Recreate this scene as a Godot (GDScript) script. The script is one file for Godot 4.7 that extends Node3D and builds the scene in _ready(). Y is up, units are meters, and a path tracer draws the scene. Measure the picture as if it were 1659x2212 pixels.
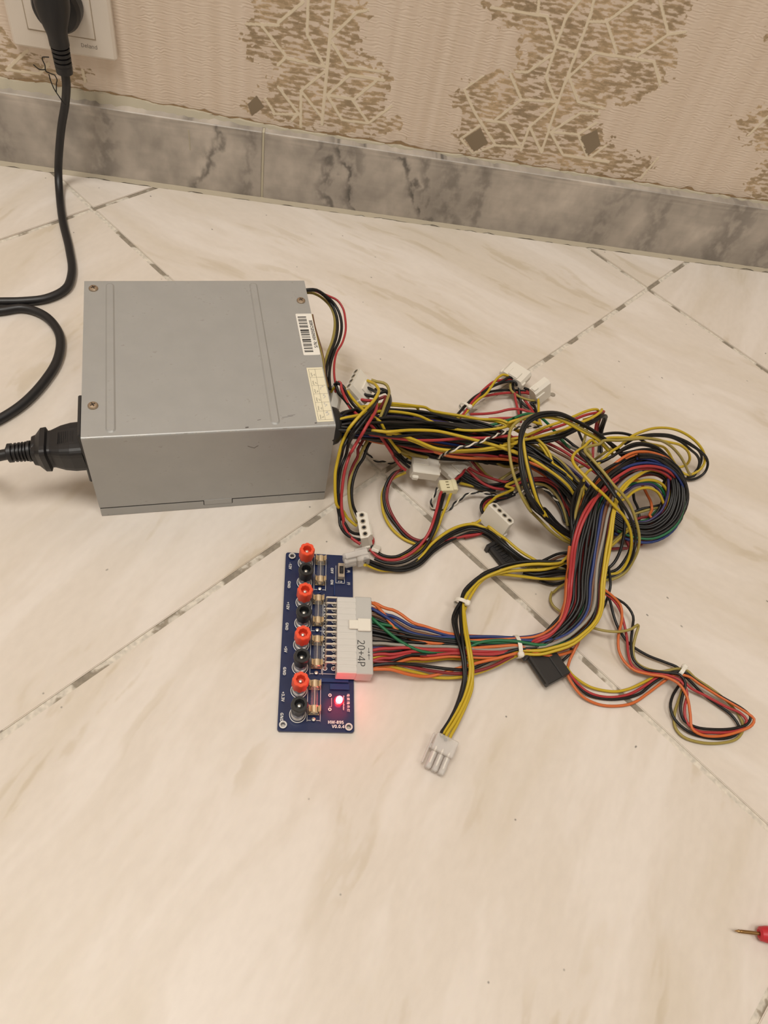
extends Node3D
# A salvaged steel power supply, its tangle of cables and a small blue breakout board on a tiled floor by a papered wall.
# Units are metres. x runs along the wall, z away from it, y is up. Builders work in millimetres where that reads better.

const MM := 0.001
var rng := RandomNumberGenerator.new()
var mats := {}
var wire_count := 0

# ---------------------------------------------------------------- naming and tagging
func tag(o: Node3D, label: String, category: String, group := "") -> Node3D:
	o.set_meta("label", label)
	o.set_meta("category", category)
	if group:
		o.set_meta("group", group)
	return o

func root_node(called: String, xf := Transform3D()) -> Node3D:
	var o := Node3D.new()
	o.name = called
	o.transform = xf
	add_child(o, true)
	return o

func put(called: String, mesh: Mesh, mat: Material, parent: Node = self, xf := Transform3D(), label := "") -> MeshInstance3D:
	var o := MeshInstance3D.new()
	o.name = called
	o.mesh = mesh
	o.material_override = mat
	o.transform = xf
	if label:
		o.set_meta("label", label)
	parent.add_child(o, true)
	return o

func structure(o: Node3D) -> Node3D:
	o.set_meta("kind", "structure")
	return o

# ---------------------------------------------------------------- mesh helpers (explicit normals, clockwise fronts)
func begin() -> SurfaceTool:
	var st := SurfaceTool.new()
	st.begin(Mesh.PRIMITIVE_TRIANGLES)
	return st

func tri(st: SurfaceTool, a: Vector3, b: Vector3, c: Vector3, na: Vector3, nb: Vector3, nc: Vector3) -> void:
	var flip := (b - a).cross(c - a).dot(na + nb + nc) > 0.0
	st.set_normal(na)
	st.add_vertex(a)
	if flip:
		st.set_normal(nc)
		st.add_vertex(c)
		st.set_normal(nb)
		st.add_vertex(b)
	else:
		st.set_normal(nb)
		st.add_vertex(b)
		st.set_normal(nc)
		st.add_vertex(c)

func quad(st: SurfaceTool, a: Vector3, b: Vector3, c: Vector3, d: Vector3, n: Vector3) -> void:
	tri(st, a, b, c, n, n, n)
	tri(st, a, c, d, n, n, n)

func quad_uv(st: SurfaceTool, p: Array, t: Array, n: Vector3) -> void:
	var order := [0, 1, 2, 0, 2, 3]
	if ((p[1] - p[0]) as Vector3).cross(p[2] - p[0]).dot(n) > 0.0:
		order = [0, 2, 1, 0, 3, 2]
	for k in order:
		st.set_normal(n)
		st.set_uv(t[k])
		st.add_vertex(p[k])

# a box with chamfered edges, size in metres, centred on xf
func box(st: SurfaceTool, xf: Transform3D, size: Vector3, cham := 0.0003) -> void:
	var h := size * 0.5
	var c := minf(cham, minf(h.x, minf(h.y, h.z)) * 0.9)
	var ax := [Vector3(1, 0, 0), Vector3(0, 1, 0), Vector3(0, 0, 1)]
	for i in 3:
		var j := (i + 1) % 3
		var k := (i + 2) % 3
		for s in [-1.0, 1.0]:
			var n: Vector3 = ax[i] * s
			var o: Vector3 = n * h[i]
			var u: Vector3 = ax[j] * (h[j] - c)
			var v: Vector3 = ax[k] * (h[k] - c)
			quad(st, xf * (o - u - v), xf * (o + u - v), xf * (o + u + v), xf * (o - u + v), (xf.basis * n).normalized())
		for sj in [-1.0, 1.0]:
			for sk in [-1.0, 1.0]:
				var nj: Vector3 = ax[j] * sj
				var nk: Vector3 = ax[k] * sk
				var e: Vector3 = ax[i] * (h[i] - c)
				var pj: Vector3 = nj * h[j] + nk * (h[k] - c)
				var pk: Vector3 = nj * (h[j] - c) + nk * h[k]
				quad(st, xf * (pj - e), xf * (pj + e), xf * (pk + e), xf * (pk - e), (xf.basis * (nj + nk)).normalized())
	for sx in [-1.0, 1.0]:
		for sy in [-1.0, 1.0]:
			for sz in [-1.0, 1.0]:
				var s := Vector3(sx, sy, sz)
				var q := s * (h - Vector3.ONE * c)
				var n := (xf.basis * s).normalized()
				tri(st, xf * (q + Vector3(sx * c, 0, 0)), xf * (q + Vector3(0, sy * c, 0)), xf * (q + Vector3(0, 0, sz * c)), n, n, n)

func at(x: float, y: float, z: float) -> Transform3D:
	return Transform3D(Basis(), Vector3(x, y, z))

func mbox(st: SurfaceTool, x: float, y: float, z: float, w: float, h: float, d: float, cham := 0.3, turn := Basis()) -> void:
	box(st, Transform3D(turn, Vector3(x, y, z) * MM), Vector3(w, h, d) * MM, cham * MM)

# profile points (radius, height) in metres turned about the y axis of xf
func lathe(st: SurfaceTool, xf: Transform3D, prof: Array, segs := 20, lobes := 0, depth := 0.0) -> void:
	for i in prof.size() - 1:
		var p: Vector2 = prof[i]
		var q: Vector2 = prof[i + 1]
		var d := q - p
		var n2 := Vector2(d.y, -d.x).normalized()
		for k in segs:
			var a0 := TAU * k / segs
			var a1 := TAU * (k + 1) / segs
			var r0 := Vector3(cos(a0), 0, sin(a0))
			var r1 := Vector3(cos(a1), 0, sin(a1))
			var g0 := 1.0
			var g1 := 1.0
			if lobes:
				g0 = 1.0 - depth * (0.5 - 0.5 * cos(a0 * lobes)) ** 2
				g1 = 1.0 - depth * (0.5 - 0.5 * cos(a1 * lobes)) ** 2
			var n0 := (xf.basis * (r0 * n2.x + Vector3.UP * n2.y)).normalized()
			var n1 := (xf.basis * (r1 * n2.x + Vector3.UP * n2.y)).normalized()
			var a := xf * (r0 * p.x * g0 + Vector3.UP * p.y)
			var b := xf * (r1 * p.x * g1 + Vector3.UP * p.y)
			var c := xf * (r1 * q.x * g1 + Vector3.UP * q.y)
			var e := xf * (r0 * q.x * g0 + Vector3.UP * q.y)
			if p.x > 1e-7:
				tri(st, a, b, c, n0, n1, n1)
			if q.x > 1e-7:
				tri(st, a, c, e, n0, n1, n0)

# flat polygon in the xz plane of xf, extruded from y0 to y1
func prism(st: SurfaceTool, xf: Transform3D, poly: PackedVector2Array, y0: float, y1: float) -> void:
	var idx := Geometry2D.triangulate_polygon(poly)
	var up := (xf.basis * Vector3.UP).normalized()
	for k in range(0, idx.size(), 3):
		var a := poly[idx[k]]
		var b := poly[idx[k + 1]]
		var c := poly[idx[k + 2]]
		for e in [[y0, -up], [y1, up]]:
			tri(st, xf * Vector3(a.x, e[0], a.y), xf * Vector3(b.x, e[0], b.y), xf * Vector3(c.x, e[0], c.y), e[1], e[1], e[1])
	var sense := -1.0 if Geometry2D.is_polygon_clockwise(poly) else 1.0
	for k in poly.size():
		var a := poly[k]
		var b := poly[(k + 1) % poly.size()]
		var d := b - a
		if d.length() < 1e-9:
			continue
		var n := (xf.basis * (Vector3(d.y, 0, -d.x) * sense)).normalized()
		quad(st, xf * Vector3(a.x, y0, a.y), xf * Vector3(b.x, y0, b.y), xf * Vector3(b.x, y1, b.y), xf * Vector3(a.x, y1, a.y), n)

func smooth_path(pts: PackedVector3Array, step := 0.003) -> PackedVector3Array:
	var out := PackedVector3Array()
	var n := pts.size()
	for i in n - 1:
		var p0 := pts[maxi(i - 1, 0)]
		var p1 := pts[i]
		var p2 := pts[i + 1]
		var p3 := pts[mini(i + 2, n - 1)]
		if i == 0:
			p0 = p1 * 2.0 - p2
		if i == n - 2:
			p3 = p2 * 2.0 - p1
		# centripetal Catmull-Rom
		var t0 := 0.0
		var t1 := t0 + maxf(sqrt(p0.distance_to(p1)), 1e-4)
		var t2 := t1 + maxf(sqrt(p1.distance_to(p2)), 1e-4)
		var t3 := t2 + maxf(sqrt(p2.distance_to(p3)), 1e-4)
		var cuts := maxi(2, int(ceil(p1.distance_to(p2) / step)))
		for k in cuts:
			var t := lerpf(t1, t2, float(k) / cuts)
			var a1 := p0 * ((t1 - t) / (t1 - t0)) + p1 * ((t - t0) / (t1 - t0))
			var a2 := p1 * ((t2 - t) / (t2 - t1)) + p2 * ((t - t1) / (t2 - t1))
			var a3 := p2 * ((t3 - t) / (t3 - t2)) + p3 * ((t - t2) / (t3 - t2))
			var b1 := a1 * ((t2 - t) / (t2 - t0)) + a2 * ((t - t0) / (t2 - t0))
			var b2 := a2 * ((t3 - t) / (t3 - t1)) + a3 * ((t - t1) / (t3 - t1))
			out.append(b1 * ((t2 - t) / (t2 - t1)) + b2 * ((t - t1) / (t2 - t1)))
	out.append(pts[n - 1])
	return out

# round tube along a path; radii may change along it
func tube(path: PackedVector3Array, r: float, segs := 8, radii := PackedFloat32Array()) -> ArrayMesh:
	var n := path.size()
	var vs := PackedVector3Array()
	var ns := PackedVector3Array()
	var ix := PackedInt32Array()
	var t := (path[1] - path[0]).normalized()
	var side := t.cross(Vector3.UP)
	if side.length() < 0.1:
		side = t.cross(Vector3.RIGHT)
	side = side.normalized()
	for i in n:
		var d := path[mini(i + 1, n - 1)] - path[maxi(i - 1, 0)]
		if d.length() > 1e-7:
			t = d.normalized()
		side = (side - t * side.dot(t)).normalized()
		var up := side.cross(t)
		var rr := radii[i] if radii.size() == n else r
		for k in segs:
			var a := TAU * k / segs
			var o := side * cos(a) + up * sin(a)
			ns.append(o)
			vs.append(path[i] + o * rr)
		if i > 0:
			var b := i * segs
			for k in segs:
				var k2 := (k + 1) % segs
				ix.append_array([b - segs + k, b + k2, b + k, b - segs + k, b - segs + k2, b + k2])
	# caps
	for e in [0, n - 1]:
		var nn := (path[0] - path[1]).normalized() if e == 0 else (path[n - 1] - path[n - 2]).normalized()
		var c := vs.size()
		vs.append(path[e])
		ns.append(nn)
		for k in segs:
			vs.append(vs[e * segs + k])
			ns.append(nn)
		for k in segs:
			var a := c + 1 + k
			var b := c + 1 + (k + 1) % segs
			if (vs[a] - vs[c]).cross(vs[b] - vs[c]).dot(nn) > 0.0:
				ix.append_array([c, b, a])
			else:
				ix.append_array([c, a, b])
	var arr := []
	arr.resize(Mesh.ARRAY_MAX)
	arr[Mesh.ARRAY_VERTEX] = vs
	arr[Mesh.ARRAY_NORMAL] = ns
	arr[Mesh.ARRAY_INDEX] = ix
	var m := ArrayMesh.new()
	m.add_surface_from_arrays(Mesh.PRIMITIVE_TRIANGLES, arr)
	return m

func add_tube(st: SurfaceTool, path: PackedVector3Array, r: float, segs := 8) -> void:
	st.append_from(tube(path, r, segs), 0, Transform3D())

# tenths of a millimetre, three by three
func points(a: Array) -> PackedVector3Array:
	var out := PackedVector3Array()
	for i in range(0, a.size(), 3):
		out.append(Vector3(a[i], a[i + 1], a[i + 2]) * 0.0001)
	return out

# ---------------------------------------------------------------- materials
func plain(called: String, c: Color, rough := 0.5, metal := 0.0, spec := 0.5) -> StandardMaterial3D:
	if mats.has(called):
		return mats[called]
	var m := StandardMaterial3D.new()
	m.resource_name = called
	m.albedo_color = c
	m.roughness = rough
	m.metallic = metal
	m.metallic_specular = spec
	mats[called] = m
	return m

func rgb(r: int, g: int, b: int) -> Color:
	return Color(r / 255.0, g / 255.0, b / 255.0)

func insulation(colour: String) -> StandardMaterial3D:
	var c: Color = {
		"yellow": rgb(188, 160, 38), "ochre": rgb(152, 135, 68), "black": rgb(19, 18, 18), "red": rgb(164, 50, 52), "maroon": rgb(122, 36, 38),
		"orange": rgb(198, 102, 50), "blue": rgb(34, 50, 104), "green": rgb(26, 98, 60), "brown": rgb(108, 74, 54), "grey": rgb(142, 136, 126),
		"white": rgb(214, 206, 192), "purple": rgb(50, 42, 88), "dark": rgb(32, 27, 25),
	}[colour]
	return plain("insulation_" + colour, c, 0.42, 0.0, 0.45)

func nylon() -> StandardMaterial3D:
	if not mats.has("nylon"):
		var m := plain("nylon", rgb(228, 222, 210), 0.38)
		m.backlight_enabled = true
		m.backlight = Color(0.35, 0.34, 0.32)
	return mats["nylon"]

func clear_nylon() -> StandardMaterial3D:
	if not mats.has("clear_nylon"):
		var m := plain("clear_nylon", Color(0.86, 0.84, 0.82, 0.46), 0.30)
		m.transparency = BaseMaterial3D.TRANSPARENCY_ALPHA
	return mats["clear_nylon"]

func metal_tin() -> StandardMaterial3D:
	return plain("tinned_metal", rgb(224, 216, 202), 0.30, 0.65)

func metal_brass() -> StandardMaterial3D:
	return plain("plated_clip", rgb(222, 206, 176), 0.26, 0.75)

func noise(kind: int, seed_: int, freq: float, octaves := 4) -> FastNoiseLite:
	var f := FastNoiseLite.new()
	f.noise_type = kind
	f.seed = seed_
	f.frequency = freq
	f.fractal_octaves = octaves
	f.fractal_type = FastNoiseLite.FRACTAL_FBM if octaves > 1 else FastNoiseLite.FRACTAL_NONE
	return f

func image_texture(w: int, h: int, data: PackedByteArray, mips := false) -> ImageTexture:
	var im := Image.create_from_data(w, h, false, Image.FORMAT_RGB8, data)
	if mips:
		im.generate_mipmaps()
	return ImageTexture.create_from_image(im)

# cream marble-print tile: soft streaks run across it at a slant
func tile_texture() -> ImageTexture:
	var w := 1024
	var big := noise(FastNoiseLite.TYPE_SIMPLEX_SMOOTH, 11, 0.0030, 3)
	var streak := noise(FastNoiseLite.TYPE_SIMPLEX_SMOOTH, 23, 0.010, 5)
	var fine := noise(FastNoiseLite.TYPE_SIMPLEX_SMOOTH, 37, 0.05, 3)
	var ca := cos(deg_to_rad(18.0))
	var sa := -sin(deg_to_rad(18.0))
	var data := PackedByteArray()
	data.resize(w * w * 3)
	var at_ := 0
	for y in w:
		for x in w:
			var u := x * ca + y * sa
			var v := -x * sa + y * ca
			var wob := big.get_noise_2d(u * 0.8, v)
			var s := streak.get_noise_2d(u * 0.22 + wob * 25.0, v * 1.0 + wob * 28.0)
			var cloud := big.get_noise_2d(u * 0.9 + 4000.0, v * 1.8)
			var f := fine.get_noise_2d(u * 0.13 + wob * 8.0, v * 0.85 + wob * 30.0)
			var grain := fine.get_noise_2d(u * 1.2 + 900.0, v * 2.6)
			var field := smoothstep(-0.10, 0.40, cloud + 0.6 * s)
			var vein := smoothstep(0.12, 0.50, f + 0.25 * grain) * field
			var broad := smoothstep(0.0, 0.5, s)
			var pale := smoothstep(0.02, 0.45, -s + 0.3 * f)
			data[at_] = int(clampf(214.0 - vein * 12.0 - broad * 5.0 + pale * 6.0 + grain * 3.0, 0, 255))
			data[at_ + 1] = int(clampf(204.0 - vein * 14.0 - broad * 6.0 + pale * 7.0 + grain * 3.0, 0, 255))
			data[at_ + 2] = int(clampf(193.0 - vein * 19.0 - broad * 9.0 + pale * 9.0 + grain * 3.0, 0, 255))
			at_ += 3
	# scattered specks of dirt
	var r := RandomNumberGenerator.new()
	r.seed = 5
	for k in 110:
		var p := (r.randi_range(2, w - 3) * w + r.randi_range(2, w - 3)) * 3
		var fade := r.randf_range(0.35, 0.75)
		for q in ([0, 3] if k % 3 == 0 else [0]):
			for ch in 3:
				data[p + q + ch] = int(data[p + q + ch] * fade)
	return image_texture(w, w, data)

# old grout: pale filler with worn grey patches
func grout_texture() -> ImageTexture:
	var w := 1024
	var patch := noise(FastNoiseLite.TYPE_SIMPLEX_SMOOTH, 5, 0.013, 2)
	var grit := noise(FastNoiseLite.TYPE_SIMPLEX, 9, 0.09, 3)
	var data := PackedByteArray()
	data.resize(w * w * 3)
	var at_ := 0
	for y in w:
		for x in w:
			var g := grit.get_noise_2d(x, y)
			var k := smoothstep(-0.06, 0.06, patch.get_noise_2d(x, y) + 0.10 * g - 0.07)
			var v := 1.0 + g * 0.10
			data[at_] = int(lerpf(206.0, 140.0, k) * v)
			data[at_ + 1] = int(lerpf(198.0, 130.0, k) * v)
			data[at_ + 2] = int(lerpf(185.0, 115.0, k) * v)
			at_ += 3
	return image_texture(w, w, data)

# grey marble of the skirting, 1 m by 0.125 m
func skirting_texture() -> ImageTexture:
	var w := 2048
	var h := 256
	var cloud := noise(FastNoiseLite.TYPE_SIMPLEX_SMOOTH, 3, 0.006, 4)
	var fine := noise(FastNoiseLite.TYPE_SIMPLEX_SMOOTH, 4, 0.03, 4)
	var scratch := noise(FastNoiseLite.TYPE_SIMPLEX, 6, 0.06, 2)
	# dark veins: x of the top end, lean towards the foot, width, strength (millimetres from the texture's left edge)
	var veins := [[212, -10, 7, 0.5], [312, -26, 3, 0.7], [344, -8, 5, 0.45], [411, 4, 4, 0.75], [421, 22, 2.4, 0.9], [432, 6, 7, 0.5], [476, 42, 2.6, 0.9], [498, 26, 4, 0.55], [528, 12, 9, 0.5], [560, 4, 6, 0.5], [110, 14, 9, 0.35], [702, -16, 12, 0.4], [742, 5, 10, 0.45], [826, 2, 14, 0.5], [60, 8, 6, 0.4], [884, -8, 10, 0.45], [950, 20, 8, 0.4]]
	var data := PackedByteArray()
	data.resize(w * h * 3)
	var at_ := 0
	for y in h:
		for x in w:
			var mx := x * 0.4883
			var my := (h - 1 - y) * 0.4883
			var c := cloud.get_noise_2d(x, y * 1.3)
			var f := fine.get_noise_2d(x, y * 0.7)
			var dark := 0.0
			for v in veins:
				var d: float = absf(mx - (v[0] + v[1] * (1.0 - my / 67.0)) - c * 12.0 - f * 9.0) / (v[2] * 1.5)
				if d < 2.2:
					dark = maxf(dark, v[3] * exp(-d * d) * clampf(0.62 + f * 1.6 + c * 0.6, 0.05, 1.0))
			var base := 176.0 + c * 30.0 + f * 15.0 + scratch.get_noise_2d(x * 0.12, y * 1.6) * (2.0 + 14.0 * smoothstep(54.0, 66.0, my))
			base = base * (1.0 - 0.50 * dark)
			data[at_] = int(clampf(base, 0, 255))
			data[at_ + 1] = int(clampf(base * 0.95, 0, 255))
			data[at_ + 2] = int(clampf(base * 0.895, 0, 255))
			at_ += 3
	return image_texture(w, h, data)

# the wallpaper print: which texels lie in a worn brown patch, and which on a raised pale line
var wall_w := 2048
var wall_h := 640
var wall_x0 := -0.34
var wall_y0 := 0.05
func wall_texel(x: float, y: float) -> Vector2:
	return Vector2((x - wall_x0) * wall_w, (0.3125 - (y - wall_y0)) * wall_w)

func fill_polygon(mask: PackedByteArray, poly: Array, value: int) -> void:
	var pts := []
	for i in range(0, poly.size(), 2):
		pts.append(wall_texel(poly[i] * MM, poly[i + 1] * MM))
	for y in wall_h:
		var cuts := []
		for k in pts.size():
			var a: Vector2 = pts[k]
			var b: Vector2 = pts[(k + 1) % pts.size()]
			if (a.y <= y) != (b.y <= y):
				cuts.append(a.x + (y - a.y) / (b.y - a.y) * (b.x - a.x))
		cuts.sort()
		for k in range(0, cuts.size() - 1, 2):
			for x in range(maxi(0, int(cuts[k])), mini(wall_w, int(cuts[k + 1]))):
				mask[y * wall_w + x] = value

func stroke(mask: PackedByteArray, x0: float, y0: float, x1: float, y1: float, half: float) -> void:
	var a := wall_texel(x0 * MM, y0 * MM)
	var b := wall_texel(x1 * MM, y1 * MM)
	var lo := a.min(b) - Vector2.ONE * (half + 1.0)
	var hi := a.max(b) + Vector2.ONE * (half + 1.0)
	for y in range(maxi(0, int(lo.y)), mini(wall_h, int(hi.y) + 1)):
		for x in range(maxi(0, int(lo.x)), mini(wall_w, int(hi.x) + 1)):
			var q := Geometry2D.get_closest_point_to_segment(Vector2(x, y), a, b)
			if q.distance_to(Vector2(x, y)) < half:
				mask[y * wall_w + x] = 1

func wallpaper_material() -> StandardMaterial3D:
	var area := PackedByteArray()
	area.resize(wall_w * wall_h)
	var lines := area.duplicate()
	for poly in wall_patches():
		fill_polygon(area, poly, 1)
	for poly in wall_diamonds():
		fill_polygon(area, poly, 2)
	for s in wall_lines():
		stroke(lines, s[0], s[1], s[2], s[3], 2.6)
	var edge := noise(FastNoiseLite.TYPE_SIMPLEX, 61, 0.035, 3)
	var worn := noise(FastNoiseLite.TYPE_SIMPLEX, 62, 0.05, 3)
	var tone := noise(FastNoiseLite.TYPE_SIMPLEX_SMOOTH, 63, 0.010, 3)
	var wave := noise(FastNoiseLite.TYPE_SIMPLEX_SMOOTH, 64, 0.012, 2)
	var band := noise(FastNoiseLite.TYPE_SIMPLEX, 65, 0.03, 2)
	var colour := PackedByteArray()
	colour.resize(wall_w * wall_h * 3)
	var height := colour.duplicate()
	var i := 0
	for y in wall_h:
		for x in wall_w:
			var wv := wave.get_noise_2d(x * 1.4, y * 2.0)
			var e := edge.get_noise_2d(x, y)
			var sx := clampi(x + int(e * 22.0), 0, wall_w - 1)
			var sy := clampi(y + int(edge.get_noise_2d(x + 900.0, y) * 16.0), 0, wall_h - 1)
			var inside := 2 if area[y * wall_w + x] == 2 else mini(area[sy * wall_w + sx], 1)
			var line := lines[y * wall_w + x]
			var ripple := sin((y + wv * 4.0 + 1.1 * sin(x * 0.13 + wv * 8.0)) * 1.25) * clampf(0.55 + 1.3 * worn.get_noise_2d(x * 0.45 + 300.0, y * 2.6), 0.0, 1.2)
			var strip := band.get_noise_2d(x, 0.0)
			var r := 220.0 + strip * 5.0
			var g := 203.0 + strip * 6.0
			var b := 186.0 + strip * 7.0
			var hh := 120.0 + ripple * 42.0
			if inside == 1:
				var wn := worn.get_noise_2d(x * 0.52, y * 2.1) + 0.25 * worn.get_noise_2d(x * 1.1 + 500.0, y * 1.1)
				var k := smoothstep(-0.20, -0.06, wn)
				var tn := tone.get_noise_2d(x, y)
				var dr := 178.0 + tn * 34.0
				var mixed := 0.86 * k
				r = lerpf(r, dr, mixed)
				g = lerpf(g, dr * 0.865, mixed)
				b = lerpf(b, dr * 0.69, mixed)
				hh = 120.0 - 30.0 * k
				if wn > 0.28:
					r *= 0.9
					g *= 0.9
					b *= 0.88
			elif inside == 2:
				r = 136.0
				g = 120.0
				b = 98.0
				hh = 100.0
			if line and (inside == 1 or e > 0.12):
				r = 226.0
				g = 212.0
				b = 188.0
				hh = 235.0
			colour[i] = int(clampf(r, 0, 255))
			colour[i + 1] = int(clampf(g, 0, 255))
			colour[i + 2] = int(clampf(b, 0, 255))
			height[i] = int(clampf(hh, 0, 255))
			height[i + 1] = height[i]
			height[i + 2] = height[i]
			i += 3
	var m := plain("wallpaper", Color.WHITE, 0.46, 0.0, 0.5)
	m.albedo_texture = image_texture(wall_w, wall_h, colour)
	var bump := Image.create_from_data(wall_w, wall_h, false, Image.FORMAT_RGB8, height)
	bump.convert(Image.FORMAT_RGBA8)
	bump.bump_map_to_normal_map(2.2)
	m.normal_enabled = true
	m.normal_texture = ImageTexture.create_from_image(bump)
	m.normal_scale = 0.5
	return m

# brushed and slightly stained sheet steel
func steel_texture() -> ImageTexture:
	var w := 512
	var stain := noise(FastNoiseLite.TYPE_SIMPLEX_SMOOTH, 81, 0.012, 4)
	var spot := noise(FastNoiseLite.TYPE_SIMPLEX, 82, 0.05, 3)
	var data := PackedByteArray()
	data.resize(w * w * 3)
	var i := 0
	for y in w:
		for x in w:
			var s := stain.get_noise_2d(x, y)
			var k := smoothstep(0.50, 0.75, spot.get_noise_2d(x * 0.8, y * 1.3)) * smoothstep(0.22, 0.45, s)
			var v := 166.0 + s * 3.5 - k * 14.0
			data[i] = int(v)
			data[i + 1] = int(v - k * 2.0)
			data[i + 2] = int(v * 0.99 - k * 4.0)
			i += 3
	return image_texture(w, w, data)

# ---------------------------------------------------------------- wires
func wire(parent: Node, colour: String, a: Array, r := 1.08) -> void:
	var path := smooth_path(points(a))
	put("wire", tube(path, r * MM), insulation(colour), parent)

# several wires that share a course, drifting about one another
func strand(parent: Node, colours: Array, a: Array, spread := 2.2, twist := 0.6, r := 1.08, flat := 0.7) -> void:
	var mid := smooth_path(points(a), 0.004)
	var n := mid.size()
	wire_count += 1
	var drift := noise(FastNoiseLite.TYPE_SIMPLEX_SMOOTH, 300 + wire_count, 0.018, 2)
	for k in colours.size():
		var path := PackedVector3Array()
		var run := 0.0
		var base := TAU * k / colours.size() + wire_count
		for i in n:
			var t := (mid[mini(i + 1, n - 1)] - mid[maxi(i - 1, 0)]).normalized()
			var side := t.cross(Vector3.UP)
			side = side.normalized() if side.length() > 0.05 else Vector3.RIGHT
			var up := side.cross(t).normalized()
			if i:
				run += mid[i].distance_to(mid[i - 1])
			var ang := base + run * 10.0 * twist + drift.get_noise_2d(run * 1000.0, k * 60.0) * 1.6
			var rad := spread * (0.75 + 0.55 * drift.get_noise_2d(run * 1000.0 + 700.0, k * 90.0)) * (1.0 if colours.size() < 6 or k % 3 else 0.45)
			var p := mid[i] + side * cos(ang) * rad * MM + up * sin(ang) * rad * flat * MM
			p.y = maxf(p.y, r * MM + 0.0001)
			path.append(p)
		put("wire", tube(path, r * MM), insulation(colours[k]), parent)

# a wide flat bundle: keys are x, y, z in tenths of a millimetre, then half width and half thickness in millimetres
func ribbon(parent: Node, keys: Array, first: Array, last: Array, swap_at: float, third: Array, swap_two: float, r := 1.08) -> void:
	var pts := PackedVector3Array()
	var sizes := PackedVector3Array()
	for k in range(0, keys.size(), 5):
		pts.append(Vector3(keys[k], keys[k + 1], keys[k + 2]) * 0.0001)
		sizes.append(Vector3(keys[k + 3], keys[k + 4], 0) * MM)
	var mid := smooth_path(pts, 0.004)
	var lengths := PackedFloat32Array()
	var total := 0.0
	for i in mid.size():
		if i:
			total += mid[i].distance_to(mid[i - 1])
		lengths.append(total)
	var marks := PackedFloat32Array()
	for k in pts.size():
		var best := 0
		for i in mid.size():
			if mid[i].distance_to(pts[k]) < mid[best].distance_to(pts[k]) and (k == 0 or lengths[i] >= marks[k - 1]):
				best = i
		marks.append(lengths[best])
	var drift := noise(FastNoiseLite.TYPE_SIMPLEX_SMOOTH, 900, 0.012, 2)
	var count := first.size()
	for k in count:
		var to := -1
		for j in count:
			if last[j][0] == first[k][1]:
				to = j
		var to3 := third.find(first[k][1])
		# third arrangement: listed from the underside's hidden core outwards, spread over a rounded section
		var lat3 := 0.0
		var high3 := 0.0
		if to3 < 8:
			lat3 = lerpf(-0.6, 0.6, to3 / 7.0)
			high3 = -0.75
		elif to3 < 15:
			lat3 = lerpf(-0.95, 0.95, (to3 - 8) / 6.0)
			high3 = 0.0
		else:
			lat3 = lerpf(-0.85, 0.85, (to3 - 15) / 8.0)
			high3 = 0.85
		var path := PackedVector3Array()
		for i in mid.size():
			var t := (mid[mini(i + 1, mid.size() - 1)] - mid[maxi(i - 1, 0)])
			var side := t.cross(Vector3.UP).normalized()
			var s := lengths[i]
			var seg := 0
			while seg < marks.size() - 2 and s > marks[seg + 1]:
				seg += 1
			var f := clampf((s - marks[seg]) / maxf(marks[seg + 1] - marks[seg], 1e-5), 0.0, 1.0)
			f = f * f * (3.0 - 2.0 * f)
			var size := sizes[seg].lerp(sizes[seg + 1], f)
			var w := smoothstep(swap_at - 0.035, swap_at + 0.035, s)
			var lat := lerpf(first[k][2], last[to][1], w)
			var high := lerpf(first[k][3], last[to][2], w)
			var wob := 1.0 if s > 0.02 else s / 0.02
			var w3 := smoothstep(swap_two - 0.08, swap_two + 0.08, s)
			lat = lerpf(lat, lat3, w3)
			high = lerpf(high, high3, w3)
			lat += drift.get_noise_2d(s * 1000.0, k * 37.0) * 0.14 * wob
			high += drift.get_noise_2d(s * 1000.0 + 500.0, k * 53.0) * 0.25 * wob
			var p := mid[i] + side * lat * size.x + Vector3.UP * high * size.y
			p.y = maxf(p.y, r * MM + 0.0001)
			path.append(p)
		put("wire", tube(path, r * MM), insulation(first[k][0]), parent)

func twisted_pair(parent: Node, a: Array, pitch := 0.011) -> void:
	var mid := smooth_path(points(a), 0.0012)
	for k in 2:
		var path := PackedVector3Array()
		var run := 0.0
		for i in mid.size():
			var t := (mid[mini(i + 1, mid.size() - 1)] - mid[maxi(i - 1, 0)]).normalized()
			var side := t.cross(Vector3.UP).normalized()
			var up := side.cross(t)
			if i:
				run += mid[i].distance_to(mid[i - 1])
			var ang := run / pitch * TAU + PI * k
			var p := mid[i] + (side * cos(ang) + up * sin(ang)) * 0.0007
			p.y = maxf(p.y, 0.0008)
			path.append(p)
		put("wire", tube(path, 0.00062, 6), insulation(["black", "white"][k]), parent)

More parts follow.
